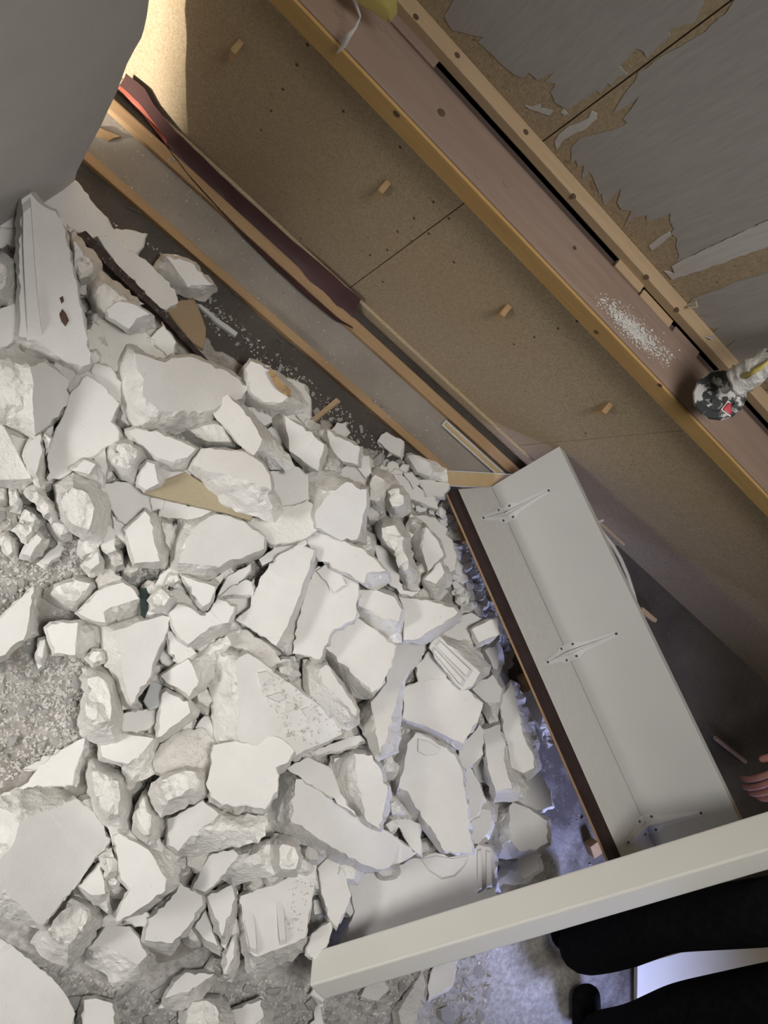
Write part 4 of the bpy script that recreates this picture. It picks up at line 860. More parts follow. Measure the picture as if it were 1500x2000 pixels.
K(2,'S',.02,'thin flake above the sharp triangular plate',[(53,1497),(75,1487),(117,1466),(136,1455),(112,1478),(70,1501)],(0,3))
K(4,'R',.11,'rough faced upright rock beside the big grey topped block',[(166,1482),(184,1480),(200,1490),(215,1498),(250,1516),(254,1545),(258,1577),(250,1627),(236,1628),(222,1630),(200,1606),(180,1586),(171,1530)],(-.04,-.05))
K(1,'S',.06,'crumb covered slab half buried left of the star shaped block',[(300,1480),(318,1455),(345,1435),(395,1425),(420,1452),(408,1530),(350,1515),(308,1505)],(0,10),DST)
K(3,'R',.10,'pale scored rock under the left of the star shaped block',[(293,1550),(300,1530),(332,1513),(367,1500),(405,1500),(418,1530),(402,1555),(360,1575),(317,1593),(302,1572)],(-.03,-.08))
K(2,'R',.10,'egg shaped rock right of the rough faced upright rock',[(260,1623),(263,1598),(267,1577),(278,1553),(290,1533),(297,1572),(315,1590),(311,1622),(307,1650),(293,1654),(275,1640)])
K(3,'F',.10,'block with a crumbling front below the star shaped block',[(322,1600),(345,1587),(375,1572),(398,1561),(430,1588),(470,1594),(517,1598),(514,1632),(500,1646),(440,1653),(385,1669),(345,1669),(325,1656)],[(327,1600),(360,1584),(396,1564),(428,1590),(412,1606),(388,1618),(366,1640),(348,1662),(330,1651)])
K(5,'F',.11,'big block at the lower left with a broad smooth grey face',[(-30,1566),(0,1553),(33,1537),(75,1535),(117,1534),(147,1556),(177,1580),(218,1637),(212,1655),(197,1668),(140,1740),(80,1815),(58,1809),(0,1790),(-30,1782)],[(-30,1690),(0,1677),(23,1653),(33,1628),(37,1603),(75,1588),(113,1577),(147,1560),(177,1583),(216,1638),(195,1668),(140,1740),(80,1813),(40,1767),(0,1732),(-30,1716)])
K(3,'R',.11,'chiselled rock right under the big lower left block',[(63,1840),(85,1808),(110,1780),(143,1733),(168,1748),(190,1763),(195,1800),(173,1843),(155,1865),(133,1886),(105,1876),(83,1864)],(.0,-.08))
K(2,'F',.08,'dark prism wedged beside the big lower left block',[(150,1730),(175,1705),(197,1682),(204,1717),(219,1780),(208,1780),(170,1752)],[(155,1730),(196,1686),(203,1720),(206,1745),(180,1748)])
K(1,'R',.06,'small brownish stone beside the star shaped lower rock',[(195,1676),(217,1660),(228,1690),(227,1711),(207,1718)])
K(4,'F',.09,'lower left rock with a notched flat face and broken right edge',[(220,1633),(230,1625),(260,1640),(293,1653),(317,1657),(335,1670),(347,1687),(350,1727),(338,1737),(327,1744),(300,1766),(277,1784),(245,1794),(220,1803),(233,1767),(252,1737),(232,1718),(228,1682)],[(223,1634),(232,1628),(262,1644),(290,1660),(308,1690),(325,1716),(322,1740),(298,1757),(262,1782),(226,1800),(236,1768),(255,1737),(236,1716),(231,1682)])
K(1,'R',.05,'pebble in the hollow left of the notched rock',[(212,1738),(227,1730),(250,1737),(240,1752),(222,1752)])
K(1,'R',.05,'upper pebble in the hollow beside the dark prism',[(208,1722),(222,1716),(232,1722),(228,1732),(214,1736)])
K(3,'F',.09,'smooth grey block with a shaded underside at the bottom left',[(167,1857),(185,1832),(207,1807),(230,1805),(253,1807),(273,1833),(290,1867),(286,1890),(280,1911),(250,1917),(220,1922),(205,1896),(185,1888),(170,1880)],[(172,1852),(207,1809),(253,1809),(272,1834),(287,1866),(270,1884),(240,1866),(205,1848)])
K(3,'F',.09,'rounded sloping rock right of the notched rock',[(277,1843),(282,1818),(287,1793),(310,1772),(333,1753),(350,1720),(372,1733),(397,1746),(400,1770),(368,1815),(333,1862),(305,1854)],[(283,1836),(290,1795),(333,1757),(352,1724),(394,1748),(396,1768),(366,1812),(336,1842)])
K(4,'F',.10,'long block with a bright scored left half in the lower middle',[(372,1738),(382,1714),(393,1692),(415,1664),(440,1658),(470,1653),(527,1641),(531,1675),(533,1709),(495,1718),(455,1728),(435,1716),(415,1736),(400,1748),(385,1746)],[(376,1735),(394,1695),(416,1667),(455,1659),(466,1670),(440,1706),(414,1732),(400,1742)])
K(4,'R',.09,'faceted stone at the right end of the long scored block',[(527,1642),(537,1630),(558,1634),(577,1640),(590,1673),(585,1695),(580,1710),(555,1711),(533,1710)])
K(3,'F',.08,'tall leaf shaped stone left of the ridged front block',[(400,1750),(428,1735),(453,1724),(463,1750),(461,1778),(458,1800),(448,1828),(439,1849),(432,1840),(415,1795)],[(405,1752),(452,1728),(459,1755),(440,1806),(434,1828),(420,1792)])
K(2,'F',.07,'narrow triangular stone pointing down beside the leaf shaped stone',[(377,1813),(390,1790),(403,1772),(420,1815),(437,1860),(429,1864),(400,1844)],[(381,1812),(402,1777),(414,1812),(425,1848),(402,1836)])
K(5,'F',.11,'front block with two moulded ridges down its face',[(463,1753),(473,1740),(505,1732),(533,1727),(552,1716),(585,1698),(618,1680),(620,1708),(610,1765),(602,1817),(598,1861),(550,1886),(500,1911),(483,1901),(470,1860),(466,1810)],[(470,1750),(500,1738),(533,1730),(552,1720),(617,1683),(617,1712),(608,1765),(599,1817),(595,1832),(560,1847),(500,1869),(488,1860),(476,1805)])
K(4,'S',.04,'curved plate standing right of the ridged front block',[(622,1698),(640,1677),(655,1681),(664,1690),(675,1718),(684,1747),(673,1780),(658,1809),(648,1798),(640,1784),(630,1745)],(-6,6))
K(6,'S',.03,'small white shield shaped flake at the left end of the beam',[(598,1861),(608,1823),(628,1808),(647,1796),(650,1812),(640,1846),(631,1880),(614,1872)],(-4,4),lift=.085)
K(1,'R',.06,'small crumbs in the gap left of the curved plate',[(608,1757),(627,1752),(636,1775),(644,1795),(625,1800),(612,1797)])
K(4,'F',.11,'smooth block with a round chip lying against the white beam',[(678,1717),(700,1710),(720,1703),(747,1702),(780,1688),(813,1672),(847,1664),(868,1666),(887,1671),(920,1663),(926,1652),(933,1645),(945,1650),(960,1652),(967,1673),(978,1765),(935,1782),(800,1822),(655,1868),(690,1780)],[(680,1718),(720,1705),(747,1704),(780,1690),(815,1674),(847,1666),(887,1673),(920,1666),(934,1649),(958,1655),(964,1675),(972,1762),(935,1778),(800,1818),(662,1862),(693,1780)])
K(3,'F',.10,'blue lit block on the floor between the beam and the shelf foot',[(953,1612),(960,1590),(968,1572),(1000,1564),(1040,1583),(1071,1601),(1073,1625),(1072,1648),(1050,1665),(1010,1672),(975,1672),(958,1660)],[(995,1574),(1002,1567),(1040,1585),(1069,1603),(1070,1645),(1048,1660),(1015,1662),(998,1640)])
K(2,'F',.07,'lowest blue lit block right of the chipped smooth block',[(972,1676),(1010,1672),(1052,1664),(1056,1700),(1026,1722),(978,1730)],[(1012,1674),(1050,1667),(1053,1698),(1024,1716),(1010,1700)])
# ---- bottom edge
K(4,'S',.05,'smooth rounded grey slab filling the bottom left corner',[(-30,1808),(0,1827),(27,1850),(65,1882),(100,1910),(127,1943),(145,1980),(138,2030),(-30,2035)],(-6,6))
K(2,'F',.07,'slanting split rock at the bottom left of the ridged block',[(313,1967),(325,1940),(340,1917),(363,1897),(392,1896),(417,1900),(421,1912),(405,1930),(390,1950),(372,1962),(353,1970)],[(322,1950),(341,1919),(363,1899),(418,1902),(385,1926),(345,1942)])
K(1,'R',.05,'small block end behind the slanting split rock',[(400,1892),(420,1864),(437,1864),(434,1913),(418,1904)])
K(3,'F',.06,'upright thin shard left of the foot of the ridged front block',[(437,1908),(438,1863),(457,1823),(466,1853),(463,1885),(453,1914)],[(440,1902),(441,1866),(457,1828),(456,1870)])
K(2,'R',.08,'bluish rock cut by the bottom edge below the split rock',[(353,1978),(370,1950),(400,1946),(430,1947),(443,1963),(452,1982),(455,2030),(350,2030)])
K(2,'F',.08,'pointed bluish rock cut by the bottom edge left of the beam end',[(450,1972),(480,1962),(510,1950),(530,1973),(533,2030),(462,2030),(455,1995)],[(453,1973),(510,1953),(515,1985),(485,2020),(465,2020)])
K(2,'F',.07,'pale rock cut by the bottom edge near the corner slab',[(150,2030),(155,1985),(163,1950),(187,1947),(223,1957),(230,1985),(235,2030)],[(156,2025),(165,1953),(187,1950),(220,1960),(226,2025)])
K(1,'S',.04,'small grooved stick of plaster below the beam end',[(611,1938),(620,1907),(655,1906),(650,1925),(631,1954)],(-2,5))
K(1,'F',.06,'long dusty block below the beam at the bottom',[(770,1975),(800,1930),(828,1888),(840,1910),(835,1960),(833,2030),(770,2030)],[(778,1975),(826,1894),(832,1925),(815,1990),(785,2020)],DST)
K(2,'S',.04,'blue grey plate below the middle of the beam',[(840,1920),(848,1895),(858,1872),(875,1868),(893,1874),(888,1895),(880,1924),(838,1950)],(-4,5))
K(1,'S',.04,'small flake peeping out under the beam',[(928,1841),(960,1828),(993,1822),(988,1834),(968,1847)],(0,5))
K(1,'S',.05,'block corner just under the lower edge of the beam',[(812,1872),(850,1858),(870,1848),(850,1872),(826,1892)],(-2,6))
K(1,'S',.04,'flat crumbly plate on the dust below the beam left part',[(707,1945),(720,1925),(736,1908),(756,1930),(738,1950)],(0,5),DST)
K(1,'S',.03,'narrow standing plate below the grooved plaster stick',[(613,1975),(628,1950),(633,2025),(608,2025)],(2,4))
# ---- medium fragments on the dusty bed at the left
K(2,'R',.06,'log shaped fragment at the top of the dusty bed',[(50,962),(60,953),(72,947),(88,965),(112,1000),(110,1012),(98,1020),(75,992)])
K(1,'R',.05,'flat fragment left of the log shaped one',[(19,957),(29,951),(41,984),(38,1000),(20,995)])
K(1,'R',.05,'fragment on the left edge under the rough triangular slab',[(-20,948),(12,951),(11,984),(-20,990)])
K(1,'R',.06,'squarish fragment left of the rounded boulder foot',[(92,1024),(110,1019),(128,1016),(140,1030),(138,1050),(115,1060),(104,1042)])
K(1,'R',.05,'pointed fragment under the log shaped one',[(42,1018),(50,990),(66,996),(86,1018),(70,1030)])
K(1,'R',.05,'long low fragment in the middle of the dusty bed',[(25,1037),(40,1027),(75,1024),(66,1045),(51,1060)])
K(2,'F',.06,'white angular fragment with a shaded front in the dusty bed',[(40,1088),(51,1067),(72,1041),(93,1055),(80,1083),(62,1094)],[(45,1082),(53,1068),(72,1044),(82,1052),(68,1070),(60,1086)])
K(1,'S',.03,'thin grey plate right of the white angular fragment',[(80,1094),(112,1064),(123,1072),(107,1088),(90,1100)],(0,4))
K(1,'R',.05,'ragged fragment at the left edge of the dusty bed',[(-5,1053),(13,1040),(27,1056),(35,1088),(27,1097),(8,1075)])
K(2,'F',.06,'pyramid fragment above the layered rock',[(160,1104),(175,1090),(192,1075),(200,1099),(197,1120),(176,1123)],[(163,1103),(191,1078),(194,1100),(178,1112)])
K(1,'S',.04,'shaded upright chip under the rounded boulder',[(200,1064),(206,1040),(213,1028),(224,1042),(224,1070),(212,1075)],(0,5))
K(1,'S',.03,'narrow chip between the boulder and the upright wedge',[(220,1010),(232,1018),(248,1034),(246,1056),(228,1042)],(0,4))
BR = dict(name='fragment')
n_rubble = len(C)
# ---- other things lying in the heap
K(3,'S',.012,'olive brown hardboard triangle sticking out under the jagged block',[(281,963),(317,940),(362,921),(400,945),(440,975),(495,1008),(490,1017),(440,1002),(385,989),(320,974)],(-1,3),[M_HARD,M_HARD],name='hardboard_piece',cat='board')
K(2,'S',.014,'brown fibreboard offcut leaning under the black bar end',[(322,600),(353,585),(380,583),(392,610),(403,640),(402,660),(398,682),(375,668),(347,634)],(-3,5),[M_FIBRE,M_FIBRE],name='fibreboard_offcut',cat='board')
K(2,'S',.012,'thin white moulding strip on the dark floor right of the fibreboard',[(383,592),(392,594),(430,624),(465,650),(460,657),(425,632)],(-2,4),[M_WHITE,M_WHITE],name='moulding_strip',cat='strip')
K(6,'S',.022,'black rusty bar lying across the upper left of the heap',[(150,457),(167,450),(240,527),(330,617),(408,705),(400,712),(384,693),(310,615),(225,535)],(-4,5),[M_BAR,M_BAR],name='metal_bar',cat='bar')
K(5,'R',.02,'splinter of brown wood on a pale rounded block',[(523,726),(532,722),(548,742),(568,762),(567,777),(552,768),(542,760),(534,748)],(0.01,0.01),[M_OLDWOOD,M_OLDWOOD],name='wood_splinter',cat='wood')
K(1,'S',.010,'short pale wooden stick at the edge of the dark floor',[(603,820),(657,776),(665,783),(610,826)],(1,3),[M_PALE,M_PALE],name='wooden_stick',cat='stick')
K(1,'S',.006,'dark green glass shard beside the notched rock',[(273,1150),(291,1146),(289,1190),(281,1207),(274,1200)],(1,2),[M_GREEN,M_GREEN],name='glass_shard',cat='glass')
K(1,'S',.012,'pale plate with a grey stripe beside the arc marked slab',[(279,1369),(296,1329),(313,1334),(311,1379),(291,1386)],(2,4),[M_GREYP,M_GREYP],name='grey_plate',cat='plate')
K(1,'S',.018,'splintered offcut of wood on the grey floor strip at the upper left',[(176,260),(184,243),(210,255),(237,267),(224,270),(213,276)],(-1,4),[M_FLOORB,M_FLOORB],name='wood_offcut',cat='wood',jamp=.6)
K(1,'S',.03,'splintered wooden block at the shelf foot among crumbs',[(897,1010),(908,1002),(920,1040),(918,1058),(903,1058),(893,1035)],(-2,5),[M_OLDWOOD,M_OLDWOOD],name='wood_offcut',cat='wood')

# lumps half buried in the gaps between the larger blocks
HP = np.array([(60, 420), (110, 430), (230, 560), (330, 660), (420, 720), (480, 770), (600, 830), (720, 930), (790, 1000), (850, 1090), (900, 1180), (950, 1290), (990, 1450), (1000, 1560), (960, 1640), (820, 1690), (640, 1820), (480, 1870), (260, 1850), (100, 1740), (150, 1500), (200, 1420), (160, 1290), (200, 1180), (140, 1000), (0, 940), (0, 600)], float)
occ = np.zeros(CU.shape, bool); gp = np.stack([CU.ravel(), CV.ravel()], 1)
for c_ in C:
    q_ = np.array(c_[4], float); m_ = (gp[:, 0] > q_[:, 0].min()) & (gp[:, 0] < q_[:, 0].max()) & (gp[:, 1] > q_[:, 1].min()) & (gp[:, 1] < q_[:, 1].max())
    w_ = np.zeros(len(gp), bool); w_[m_] = sd_poly(q_, gp[m_]) > 1; occ |= w_.reshape(CU.shape)
cand = gp[(sd_poly(HP, gp) > 8) & ~occ.ravel()]; rr_ = random.Random(77); sel = []
for i in rr_.sample(range(len(cand)), len(cand)):
    if all((cand[i][0] - s_[0]) ** 2 + (cand[i][1] - s_[1]) ** 2 > 34 ** 2 for s_ in sel): sel.append(cand[i])
FILL = []
for s_ in sel[:110]:
    k_ = rr_.randint(6, 8); a0_ = rr_.uniform(0, 6.28); w_ = rr_.uniform(24, 40); h_ = rr_.uniform(20, 32); t_ = rr_.uniform(0, 3.14)
    poly = []
    for j in range(k_):
        a_ = a0_ + 6.283 * (j + rr_.uniform(-.25, .25)) / k_; x_, y_ = w_ * math.cos(a_), h_ * math.sin(a_)
        poly.append((s_[0] + x_ * math.cos(t_) - y_ * math.sin(t_), s_[1] + x_ * math.sin(t_) + y_ * math.cos(t_)))
    FILL.append(poly)
for i, poly in enumerate(FILL):
    chunk(3000 + i, 'R' if i % 3 else 'S', .055, 'plaster lump half buried in a gap between the larger blocks', poly, None if i % 3 else (rr_.uniform(-5, 5), rr_.uniform(0, 9)), [M_DUSTY, M_DUSTY] if i % 2 else [M_FACE, M_FRAC], group='half buried lumps in the gaps')
SP = np.array([(735, 905), (790, 915), (850, 960), (885, 1010), (915, 1090), (945, 1170), (975, 1250), (950, 1255), (905, 1190), (885, 1120), (875, 1040), (800, 975), (735, 935)], float)
cand = gp[(sd_poly(SP, gp) > 0) & ~occ.ravel()]; sel = []
for i in rr_.sample(range(len(cand)), len(cand)):
    if all((cand[i][0] - s_[0]) ** 2 + (cand[i][1] - s_[1]) ** 2 > 15 ** 2 for s_ in sel): sel.append(cand[i])
for i, s_ in enumerate(sel[:75]):
    k_ = rr_.randint(5, 7); a0_ = rr_.uniform(0, 6.28); w_ = rr_.uniform(10, 19); h_ = rr_.uniform(8, 13); t_ = rr_.uniform(0, 3.14); poly = []
    for j in range(k_):
        a_ = a0_ + 6.283 * (j + rr_.uniform(-.25, .25)) / k_; x_, y_ = w_ * math.cos(a_), h_ * math.sin(a_)
        poly.append((s_[0] + x_ * math.cos(t_) - y_ * math.sin(t_), s_[1] + x_ * math.sin(t_) + y_ * math.cos(t_)))
    chunk(4000 + i, 'S' if i % 2 else 'R', .028, 'hand sized plaster piece in the strip of debris beside the shelf', poly, (rr_.uniform(-3, 3), rr_.uniform(-2, 5)) if i % 2 else None, [M_FACE, M_FRAC] if i % 2 else FRAC, group='debris pieces beside the shelf', clear=.004, bump=.5)
print('fillers', len(FILL), len(sel))
K(6,'S',.006,'larger brown dirt flake stuck on the long tongue block',[(117,612),(122,604),(129,612),(134,625),(128,637),(120,628)],(0,1),[M_KNOT,M_KNOT],name='dirt_flake',cat='dirt',clear=.004)
K(6,'S',.006,'smaller brown dirt flake above the larger one on the tongue block',[(117,582),(122,578),(125,588),(120,592)],(0,1),[M_KNOT,M_KNOT],name='dirt_flake',cat='dirt',clear=.004)

INFO = {}
order = sorted(range(len(C)), key=lambda i: (C[i][0], i))
for i in order:
    layer, kind, T, label, pts, arg, mats, kw = C[i]
    kw = dict(kw)
    if i < n_rubble:
        kw['group'] = G1; kw['grow'] = 5 if layer <= 3 else 3 if layer <= 4 else 0
    INFO[label] = chunk(i, kind, T, label, pts, arg, mats, **kw)
def rid(start, quads, h):
    ridge(next(v for k, v in INFO.items() if k.startswith(start)), quads, h)
rid('long upright block', [[(42,395),(60,380),(66,470),(74,580),(84,664),(52,664),(46,560),(42,470)]], .014)
rid('front block with two', [[(470,1752),(490,1742),(500,1810),(504,1868),(488,1862),(476,1806)], [(534,1732),(548,1722),(556,1790),(560,1846),(546,1850),(540,1790)]], .005)
rid('grooved moulded', [[(846,1256),(856,1246),(926,1312),(917,1326)], [(841,1266),(845,1259),(912,1332),(906,1343)]], .010)
rid('smooth block with', [[(931,1656),(940,1652),(942,1742),(932,1748)], [(948,1656),(958,1658),(962,1736),(950,1740)]], .010)
rid('biggest central slab', [[(500,1312),(520,1308),(535,1322),(518,1330),(508,1345)], [(515,1360),(545,1350),(560,1362),(540,1372)], [(556,1368),(566,1372),(576,1386),(556,1392)], [(585,1385),(600,1378),(612,1392),(596,1402)]], .006)
rid('tall bluish slab', [[(812,1440),(838,1446),(864,1462),(852,1476),(830,1478),(812,1468)]], .005)
rid('smooth block with a round', [[(812,1676),(847,1668),(887,1675),(922,1668),(914,1690),(890,1714),(862,1720),(832,1702)]], .005)
print('heap top', max(t[2] for t in TOPS), sorted(TOPS, key=lambda t: -t[2])[:6])

# ------------------------------------------------------------------ chips and crumbs
def rock_mesh(seed, n=9, flat=0.45):
    r = random.Random(seed); bm = bmesh.new()
    for _ in range(n):
        v = Vector((r.gauss(0, 1), r.gauss(0, 1), r.gauss(0, 1))).normalized() * r.uniform(.8, 1.0)
        bm.verts.new((v.x, v.y * r.uniform(.6, .9), v.z * flat))
    res = bmesh.ops.convex_hull(bm, input=bm.verts)
    bmesh.ops.delete(bm, geom=list({g for g in res['geom_interior'] + res['geom_unused'] if isinstance(g, bmesh.types.BMVert)}), context='VERTS')
    z = min(v.co.z for v in bm.verts)
    for v in bm.verts: v.co.z -= z
    bmesh.ops.recalc_face_normals(bm, faces=bm.faces)
    me = bpy.data.meshes.new('plaster_chip'); bm.to_mesh(me); bm.free(); me.materials.append(M_FRAC); return me
ROCKS = [rock_mesh(s, 8 + s % 4, .30 + .05 * (s % 6)) for s in range(16)]
ZONES = [  # polygon in the frame, chips as things, small crumbs, sizes, words, tint
    ([(-20, 1000), (60, 1000), (140, 1050), (230, 1080), (320, 1120), (300, 1150), (180, 1120), (90, 1150), (60, 1150), (20, 1190), (-20, 1210)], 40, 420, (.008, .018), 'small plaster chip in the dusty bed between boulder and white wedge', 'plaster chips in the upper dusty bed'),
    ([(0, 1300), (60, 1250), (90, 1290), (160, 1300), (155, 1400), (160, 1440), (120, 1470), (60, 1500), (0, 1540), (-20, 1500)], 70, 900, (.008, .019), 'small plaster chip scattered on the dusty bed at the left edge', 'plaster chips in the lower dusty bed'),
    ([(720, 900), (780, 900), (870, 960), (910, 1070), (960, 1170), (990, 1270), (960, 1240), (900, 1200), (890, 1110), (870, 1020), (800, 960), (730, 930)], 130, 800, (.011, .026), 'small plaster chip in the strip of crumbs beside the shelf', 'plaster chips beside the shelf'),
    ([(200, 420), (330, 500), (500, 660), (640, 770), (760, 880), (720, 900), (600, 800), (500, 700), (420, 650), (300, 500), (220, 450)], 40, 260, (.004, .010), 'small white chip on the dark floor along the batten', 'white chips on the dark floor'),
    ([(290, 270), (420, 400), (640, 640), (860, 840), (960, 900), (900, 900), (760, 830), (560, 650), (330, 440), (220, 340)], 16, 160, (.003, .006), 'tiny white chip on the grey floor strip', 'white chips on the grey floor strip'),
    ([(0, 1850), (250, 1930), (420, 1930), (600, 1900), (900, 1840), (960, 1840), (960, 2000), (0, 2010)], 60, 900, (.010, .026), 'small plaster chip on the dusty floor along the bottom edge', 'plaster chips along the bottom edge'),
    ([(80, 1300), (800, 1500), (760, 1640), (300, 1700), (140, 1480)], 0, 500, (.008, .016), '', ''),
    ([(150, 560), (700, 900), (880, 1200), (1000, 1560), (600, 1700), (100, 1300)], 0, 700, (.008, .018), '', ''),
    ([(980, 1280), (1040, 1380), (1120, 1560), (1190, 1690), (1080, 1700), (1060, 1500)], 8, 60, (.003, .007), 'tiny chip on the blue lit floor beside the shelf edge', 'tiny chips by the shelf edge'),
]
def sel_(poly, r, x0, x1, y0, y1):
    q = np.array([(r.uniform(x0, x1), r.uniform(y0, y1)) for _ in range(2000)]); return q[sd_poly(poly, q) > 0]
SV = []; SF = []
def ground_at(px, py):
    iu = int((px + 60) / GS); iv = int((py + 20) / GS)
    if not (0 <= iu < gw and 0 <= iv < gh): return None
    p = CAM + ray(px, py) * GROUND[iv, iu]
    h = float(mound_h([p[:2]])[0]); h = max(h, 0.0)
    if 0.577 < p[1] < 0.676: h = max(h, .009)
    elif .557 < p[1] <= .577 and p[0] < 1.02: h = .026
    elif .676 <= p[1] < .704: h = .028
    elif p[1] >= .70: return None
    free = ZB[iv, iu] > GROUND[iv, iu] - .012
    return np.array([p[0], p[1], h]), free
for zi, (poly, nthing, ncrumb, (s0, s1), words, grp) in enumerate(ZONES):
    poly = np.array(poly, float); r = random.Random(50 + zi); x0, y0 = poly.min(0); x1, y1 = poly.max(0)
    made = 0; tries = 0; spots = []; pool = []
    while made < nthing + ncrumb and tries < 24000:
        tries += 1
        if not pool: pool = list(sel_(poly, r, x0, x1, y0, y1))
        q = pool.pop()
        g = ground_at(*q)
        if g is None or not g[1]: continue
        p = g[0]
        big = made < nthing and tries < 4000
        s = (r.uniform(s0, s1) if r.random() < .75 else r.uniform(s0, s1 * 1.4)) if big else r.uniform(.3, .85) * s0
        if big and any(np.linalg.norm(p - o_) < (s + so) * 1.0 for o_, so in spots): continue
        rot = Matrix.Rotation(r.uniform(0, 6.28), 3, 'Z') @ Matrix.Rotation(r.uniform(-.25, .25), 3, 'X')
        me = ROCKS[r.randrange(16)]
        if big:
            spots.append((p, s)); o = bpy.data.objects.new('plaster_chip', me); COL.objects.link(o)
            o.location = p + np.array([0, 0, .0005]); o.rotation_euler = rot.to_euler(); o.scale = (s, s, s * r.uniform(.7, 1.1))
            props(o, words, 'chip', grp)
        else:
            b0 = len(SV)
            for v in me.vertices:
                w = rot @ (v.co * s); SV.append((p[0] + w.x, p[1] + w.y, p[2] + w.z))
            SF += [tuple(b0 + i for i in f.vertices) for f in me.polygons]
        made += 1
for poly, nn_, s0, s1 in (([(500, 1310), (560, 1330), (690, 1415), (660, 1436), (600, 1462), (560, 1440), (520, 1370)], 230, .002, .0075), ([(565, 1720), (612, 1700), (605, 1780), (592, 1830), (555, 1835)], 80, .002, .006), ([(330, 1440), (400, 1430), (410, 1500), (330, 1500)], 90, .002, .008)):
    r = random.Random(nn_); poly = np.array(poly, float); q_ = sel_(poly, r, *np.array([poly.min(0), poly.max(0)]).T.ravel())
    for q in q_[:nn_]:
        iu = int((q[0] + 60) / GS); iv = int((q[1] + 20) / GS); p = CAM + ray(*q) * ZB[iv, iu]; s = s0 + (s1 - s0) * r.random() ** 3; me = ROCKS[r.randrange(16)]; b0 = len(SV)
        rot = Matrix.Rotation(r.uniform(0, 6.28), 3, 'Z') @ Matrix.Rotation(r.uniform(-.5, .5), 3, 'X')
        for v in me.vertices:
            w = rot @ (v.co * s); SV.append((p[0] + w.x, p[1] + w.y, p[2] + w.z - s * .2))
        SF += [tuple(b0 + i for i in f.vertices) for f in me.polygons]
props(add_mesh('plaster_crumbs', SV, SF, M_DUSTY, origin=np.zeros(3)), 'loose plaster crumbs and splinters strewn over dust and floor', 'crumbs', kind='stuff')
# plaster dust fallen on the ledge
SV = []; SF = []; r = random.Random(9)
for k in range(1800):
    f = min(max(r.gauss(.5, .22), 0), 1); e = abs(r.gauss(0, .3))
    px = 1170 + f * 125 + r.gauss(0, 6) + e * 30; py = 590 + f * 120 + r.gauss(0, 6) - e * 20
    p = atz(px, py, .735)
    if not (.722 < p[1] < .797): continue
    s = r.uniform(.0006, .0020) * (1.8 if r.random() < .1 else 1); me = ROCKS[r.randrange(16)]; b0 = len(SV)
    for v in me.vertices: SV.append((p[0] + v.co.x * s, p[1] + v.co.y * s, .7352 + v.co.z * s))
    SF += [tuple(b0 + i for i in q.vertices) for q in me.polygons]
props(add_mesh('ledge_dust', SV, SF, M_FRAC, origin=np.zeros(3)), 'white plaster dust spilled on the brown ledge', 'dust', kind='stuff')

# ------------------------------------------------------------------ person in black at the lower right
per = empty('person', (1.66, -0.28, 0), 'person in black trousers and jacket leaning in at the lower right, gripping the shelf', 'person')
def skin_body(name, joints, edges, mat, parent, sub=2):
    me = bpy.data.meshes.new(name); me.from_pydata([tuple(np.array(p) - np.array(parent.location)) for p, _ in joints], edges, [])
    o = bpy.data.objects.new(name, me); COL.objects.link(o); o.parent = parent
    m = o.modifiers.new('skin', 'SKIN'); m.use_smooth_shade = True
    for i, (p, rr) in enumerate(joints):
        sv = me.skin_vertices[0].data[i]; sv.radius = rr if hasattr(rr, '__len__') else (rr, rr); sv.use_root = (i == 0)
    s = o.modifiers.new('sub', 'SUBSURF'); s.levels = sub; s.render_levels = sub
    dg = bpy.context.evaluated_depsgraph_get(); dg.update()
    m2 = bpy.data.meshes.new_from_object(o.evaluated_get(dg)); o.modifiers.clear(); o.data = m2; m2.name = name
    m2.materials.clear(); m2.materials.append(mat)
    m2.polygons.foreach_set('use_smooth', [True] * len(m2.polygons))
    return o
A1 = atz(1118, 1852, .09); A2 = atz(1160, 2035, .09); K1_ = atz(1300, 1802, .50); K2_ = atz(1335, 1985, .50); H1 = atz(1600, 1768, .84); H2 = atz(1640, 1935, .86)
Hc = atz(1740, 1850, .90); up = np.array([.14, .05, 0.50])
chest = Hc + np.array([.22, .13, .34]); neck = Hc + np.array([.30, .19, .50]); head = neck + np.array([.06, .06, .20])
side = unit(H1 - H2); shL = chest + side * .19 + np.array([.04, .03, .10]); shR = chest - side * .19 + np.array([.04, .03, .10])
hand = atz(1553, 1512, .47); back_ = atz(1648, 1462, .52); elb = (shL + back_) / 2 + np.array([.10, .06, -.05])
elR = shR + np.array([.10, -.12, -.24]); wrR = shR + np.array([.00, .05, -.46])
J = [(Hc, .12), (H1, .066), (K1_, .062), ((K1_ + A1) / 2 + np.array([.01, -.01, 0]), .068), (A1, .075),
     (H2, .070), (K2_, .070), ((K2_ + A2) / 2 + np.array([.01, -.01, 0]), .072), (A2, .075),
     (chest, .15), (neck, .06), (shL, .075), (elb, .055), (back_, .042), (shR, .075), (elR, .055), (wrR, .042)]
E_ = [(0, 1), (1, 2), (2, 3), (3, 4), (0, 5), (5, 6), (6, 7), (7, 8), (0, 9), (9, 10), (9, 11), (11, 12), (12, 13), (9, 14), (14, 15), (15, 16)]
skin_body('clothed_body', J, E_, M_BLACK, per)
for Aj, toe in ((A1, (-.06, .07)), (A2, (-.05, .06))):
    f0 = np.array([Aj[0] + .03, Aj[1] - .02, .045]); d = np.array([toe[0], toe[1], 0])
    skin_body('shoe', [(f0, (.048, .045)), (f0 + d * .9, (.045, .040)), (f0 + d * 2.1, (.044, .034))], [(0, 1), (1, 2)], M_BLACK, per)
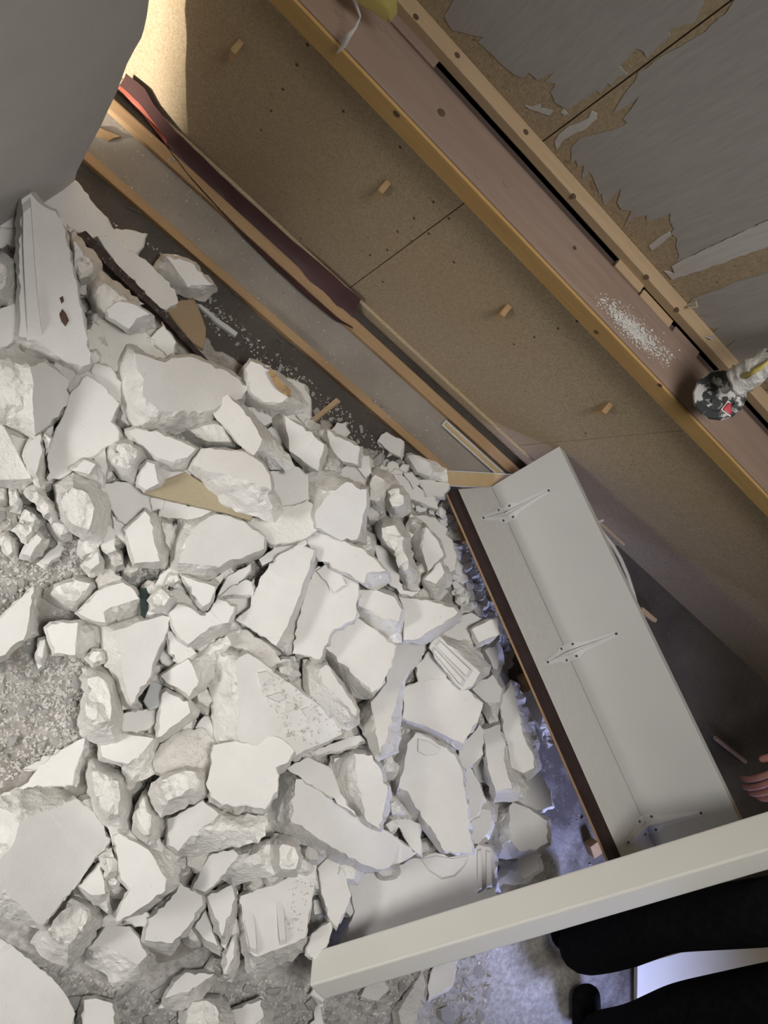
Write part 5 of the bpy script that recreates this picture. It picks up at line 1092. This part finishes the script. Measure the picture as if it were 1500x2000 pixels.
hd = skin_body('head', [(neck, .055), (neck + np.array([.02, .02, .08]), .055), (head, (.085, .075)), (head + np.array([.02, .02, .06]), (.075, .07))], [(0, 1), (1, 2), (2, 3)], M_SKIN, per)
skin_body('hair', [(head + np.array([.03, .0, .05]), .088), (head + np.array([.0, .01, .075]), .08)], [(0, 1)], M_BLACK, per)
# the gripping hand: palm, four fingers curled over the shelf edge, thumb
def hand_at(palm, wrist, reach, upv, name):
    rch = unit(reach); sd = unit(np.cross(rch, upv)); dnv = np.array(upv) * -1
    skin_body(name, [(wrist, (.024, .020)), (palm, (.036, .016)), (palm + rch * .035, (.038, .014))] +
              [q for k, ln in enumerate((.072, .080, .074, .058)) for q in
               [(palm + rch * .045 + sd * (.028 - .0185 * k), .0095), (palm + rch * (.045 + ln * .45) + sd * (.030 - .0195 * k) + dnv * .006, .0090),
                (palm + rch * (.045 + ln * .72) + sd * (.030 - .0195 * k) + dnv * .024, .0085), (palm + rch * (.045 + ln * .75) + sd * (.030 - .0195 * k) + dnv * .046, .0075)]] +
              [(palm + sd * .036 - rch * .01, .012), (palm + sd * .056 + rch * .02 + dnv * .012, .0105), (palm + sd * .058 + rch * .048 + dnv * .026, .0090)],
              [(0, 1), (1, 2)] + [e_ for k in range(4) for e_ in [(2, 3 + 4 * k), (3 + 4 * k, 4 + 4 * k), (4 + 4 * k, 5 + 4 * k), (5 + 4 * k, 6 + 4 * k)]] + [(1, 19), (19, 20), (20, 21)], M_SKIN, per)
hand_at(hand, back_, hand - back_, np.array([-.3, -.1, .95]), 'hand')
hand_at(wrR + np.array([-.01, .03, -.06]), wrR, np.array([-.3, .3, -.9]), unit(np.array([-.6, -.6, .1])), 'hand')
# pale sheet and floor seen between the legs
a_ = atz(1238, 1878, .004); b_ = atz(1520, 1800, .004); u_ = unit(b_ - a_); v_ = unit(np.cross((0, 0, 1), u_)); v_ = v_ * (1 if v_[1] < 0 else -1)
props(obox('white_sheet', a_, u_ * .55, v_ * .22, (0, 0, .016), M_WHITE2), 'white sheet of board lying on the floor between the black clad legs', 'sheet')
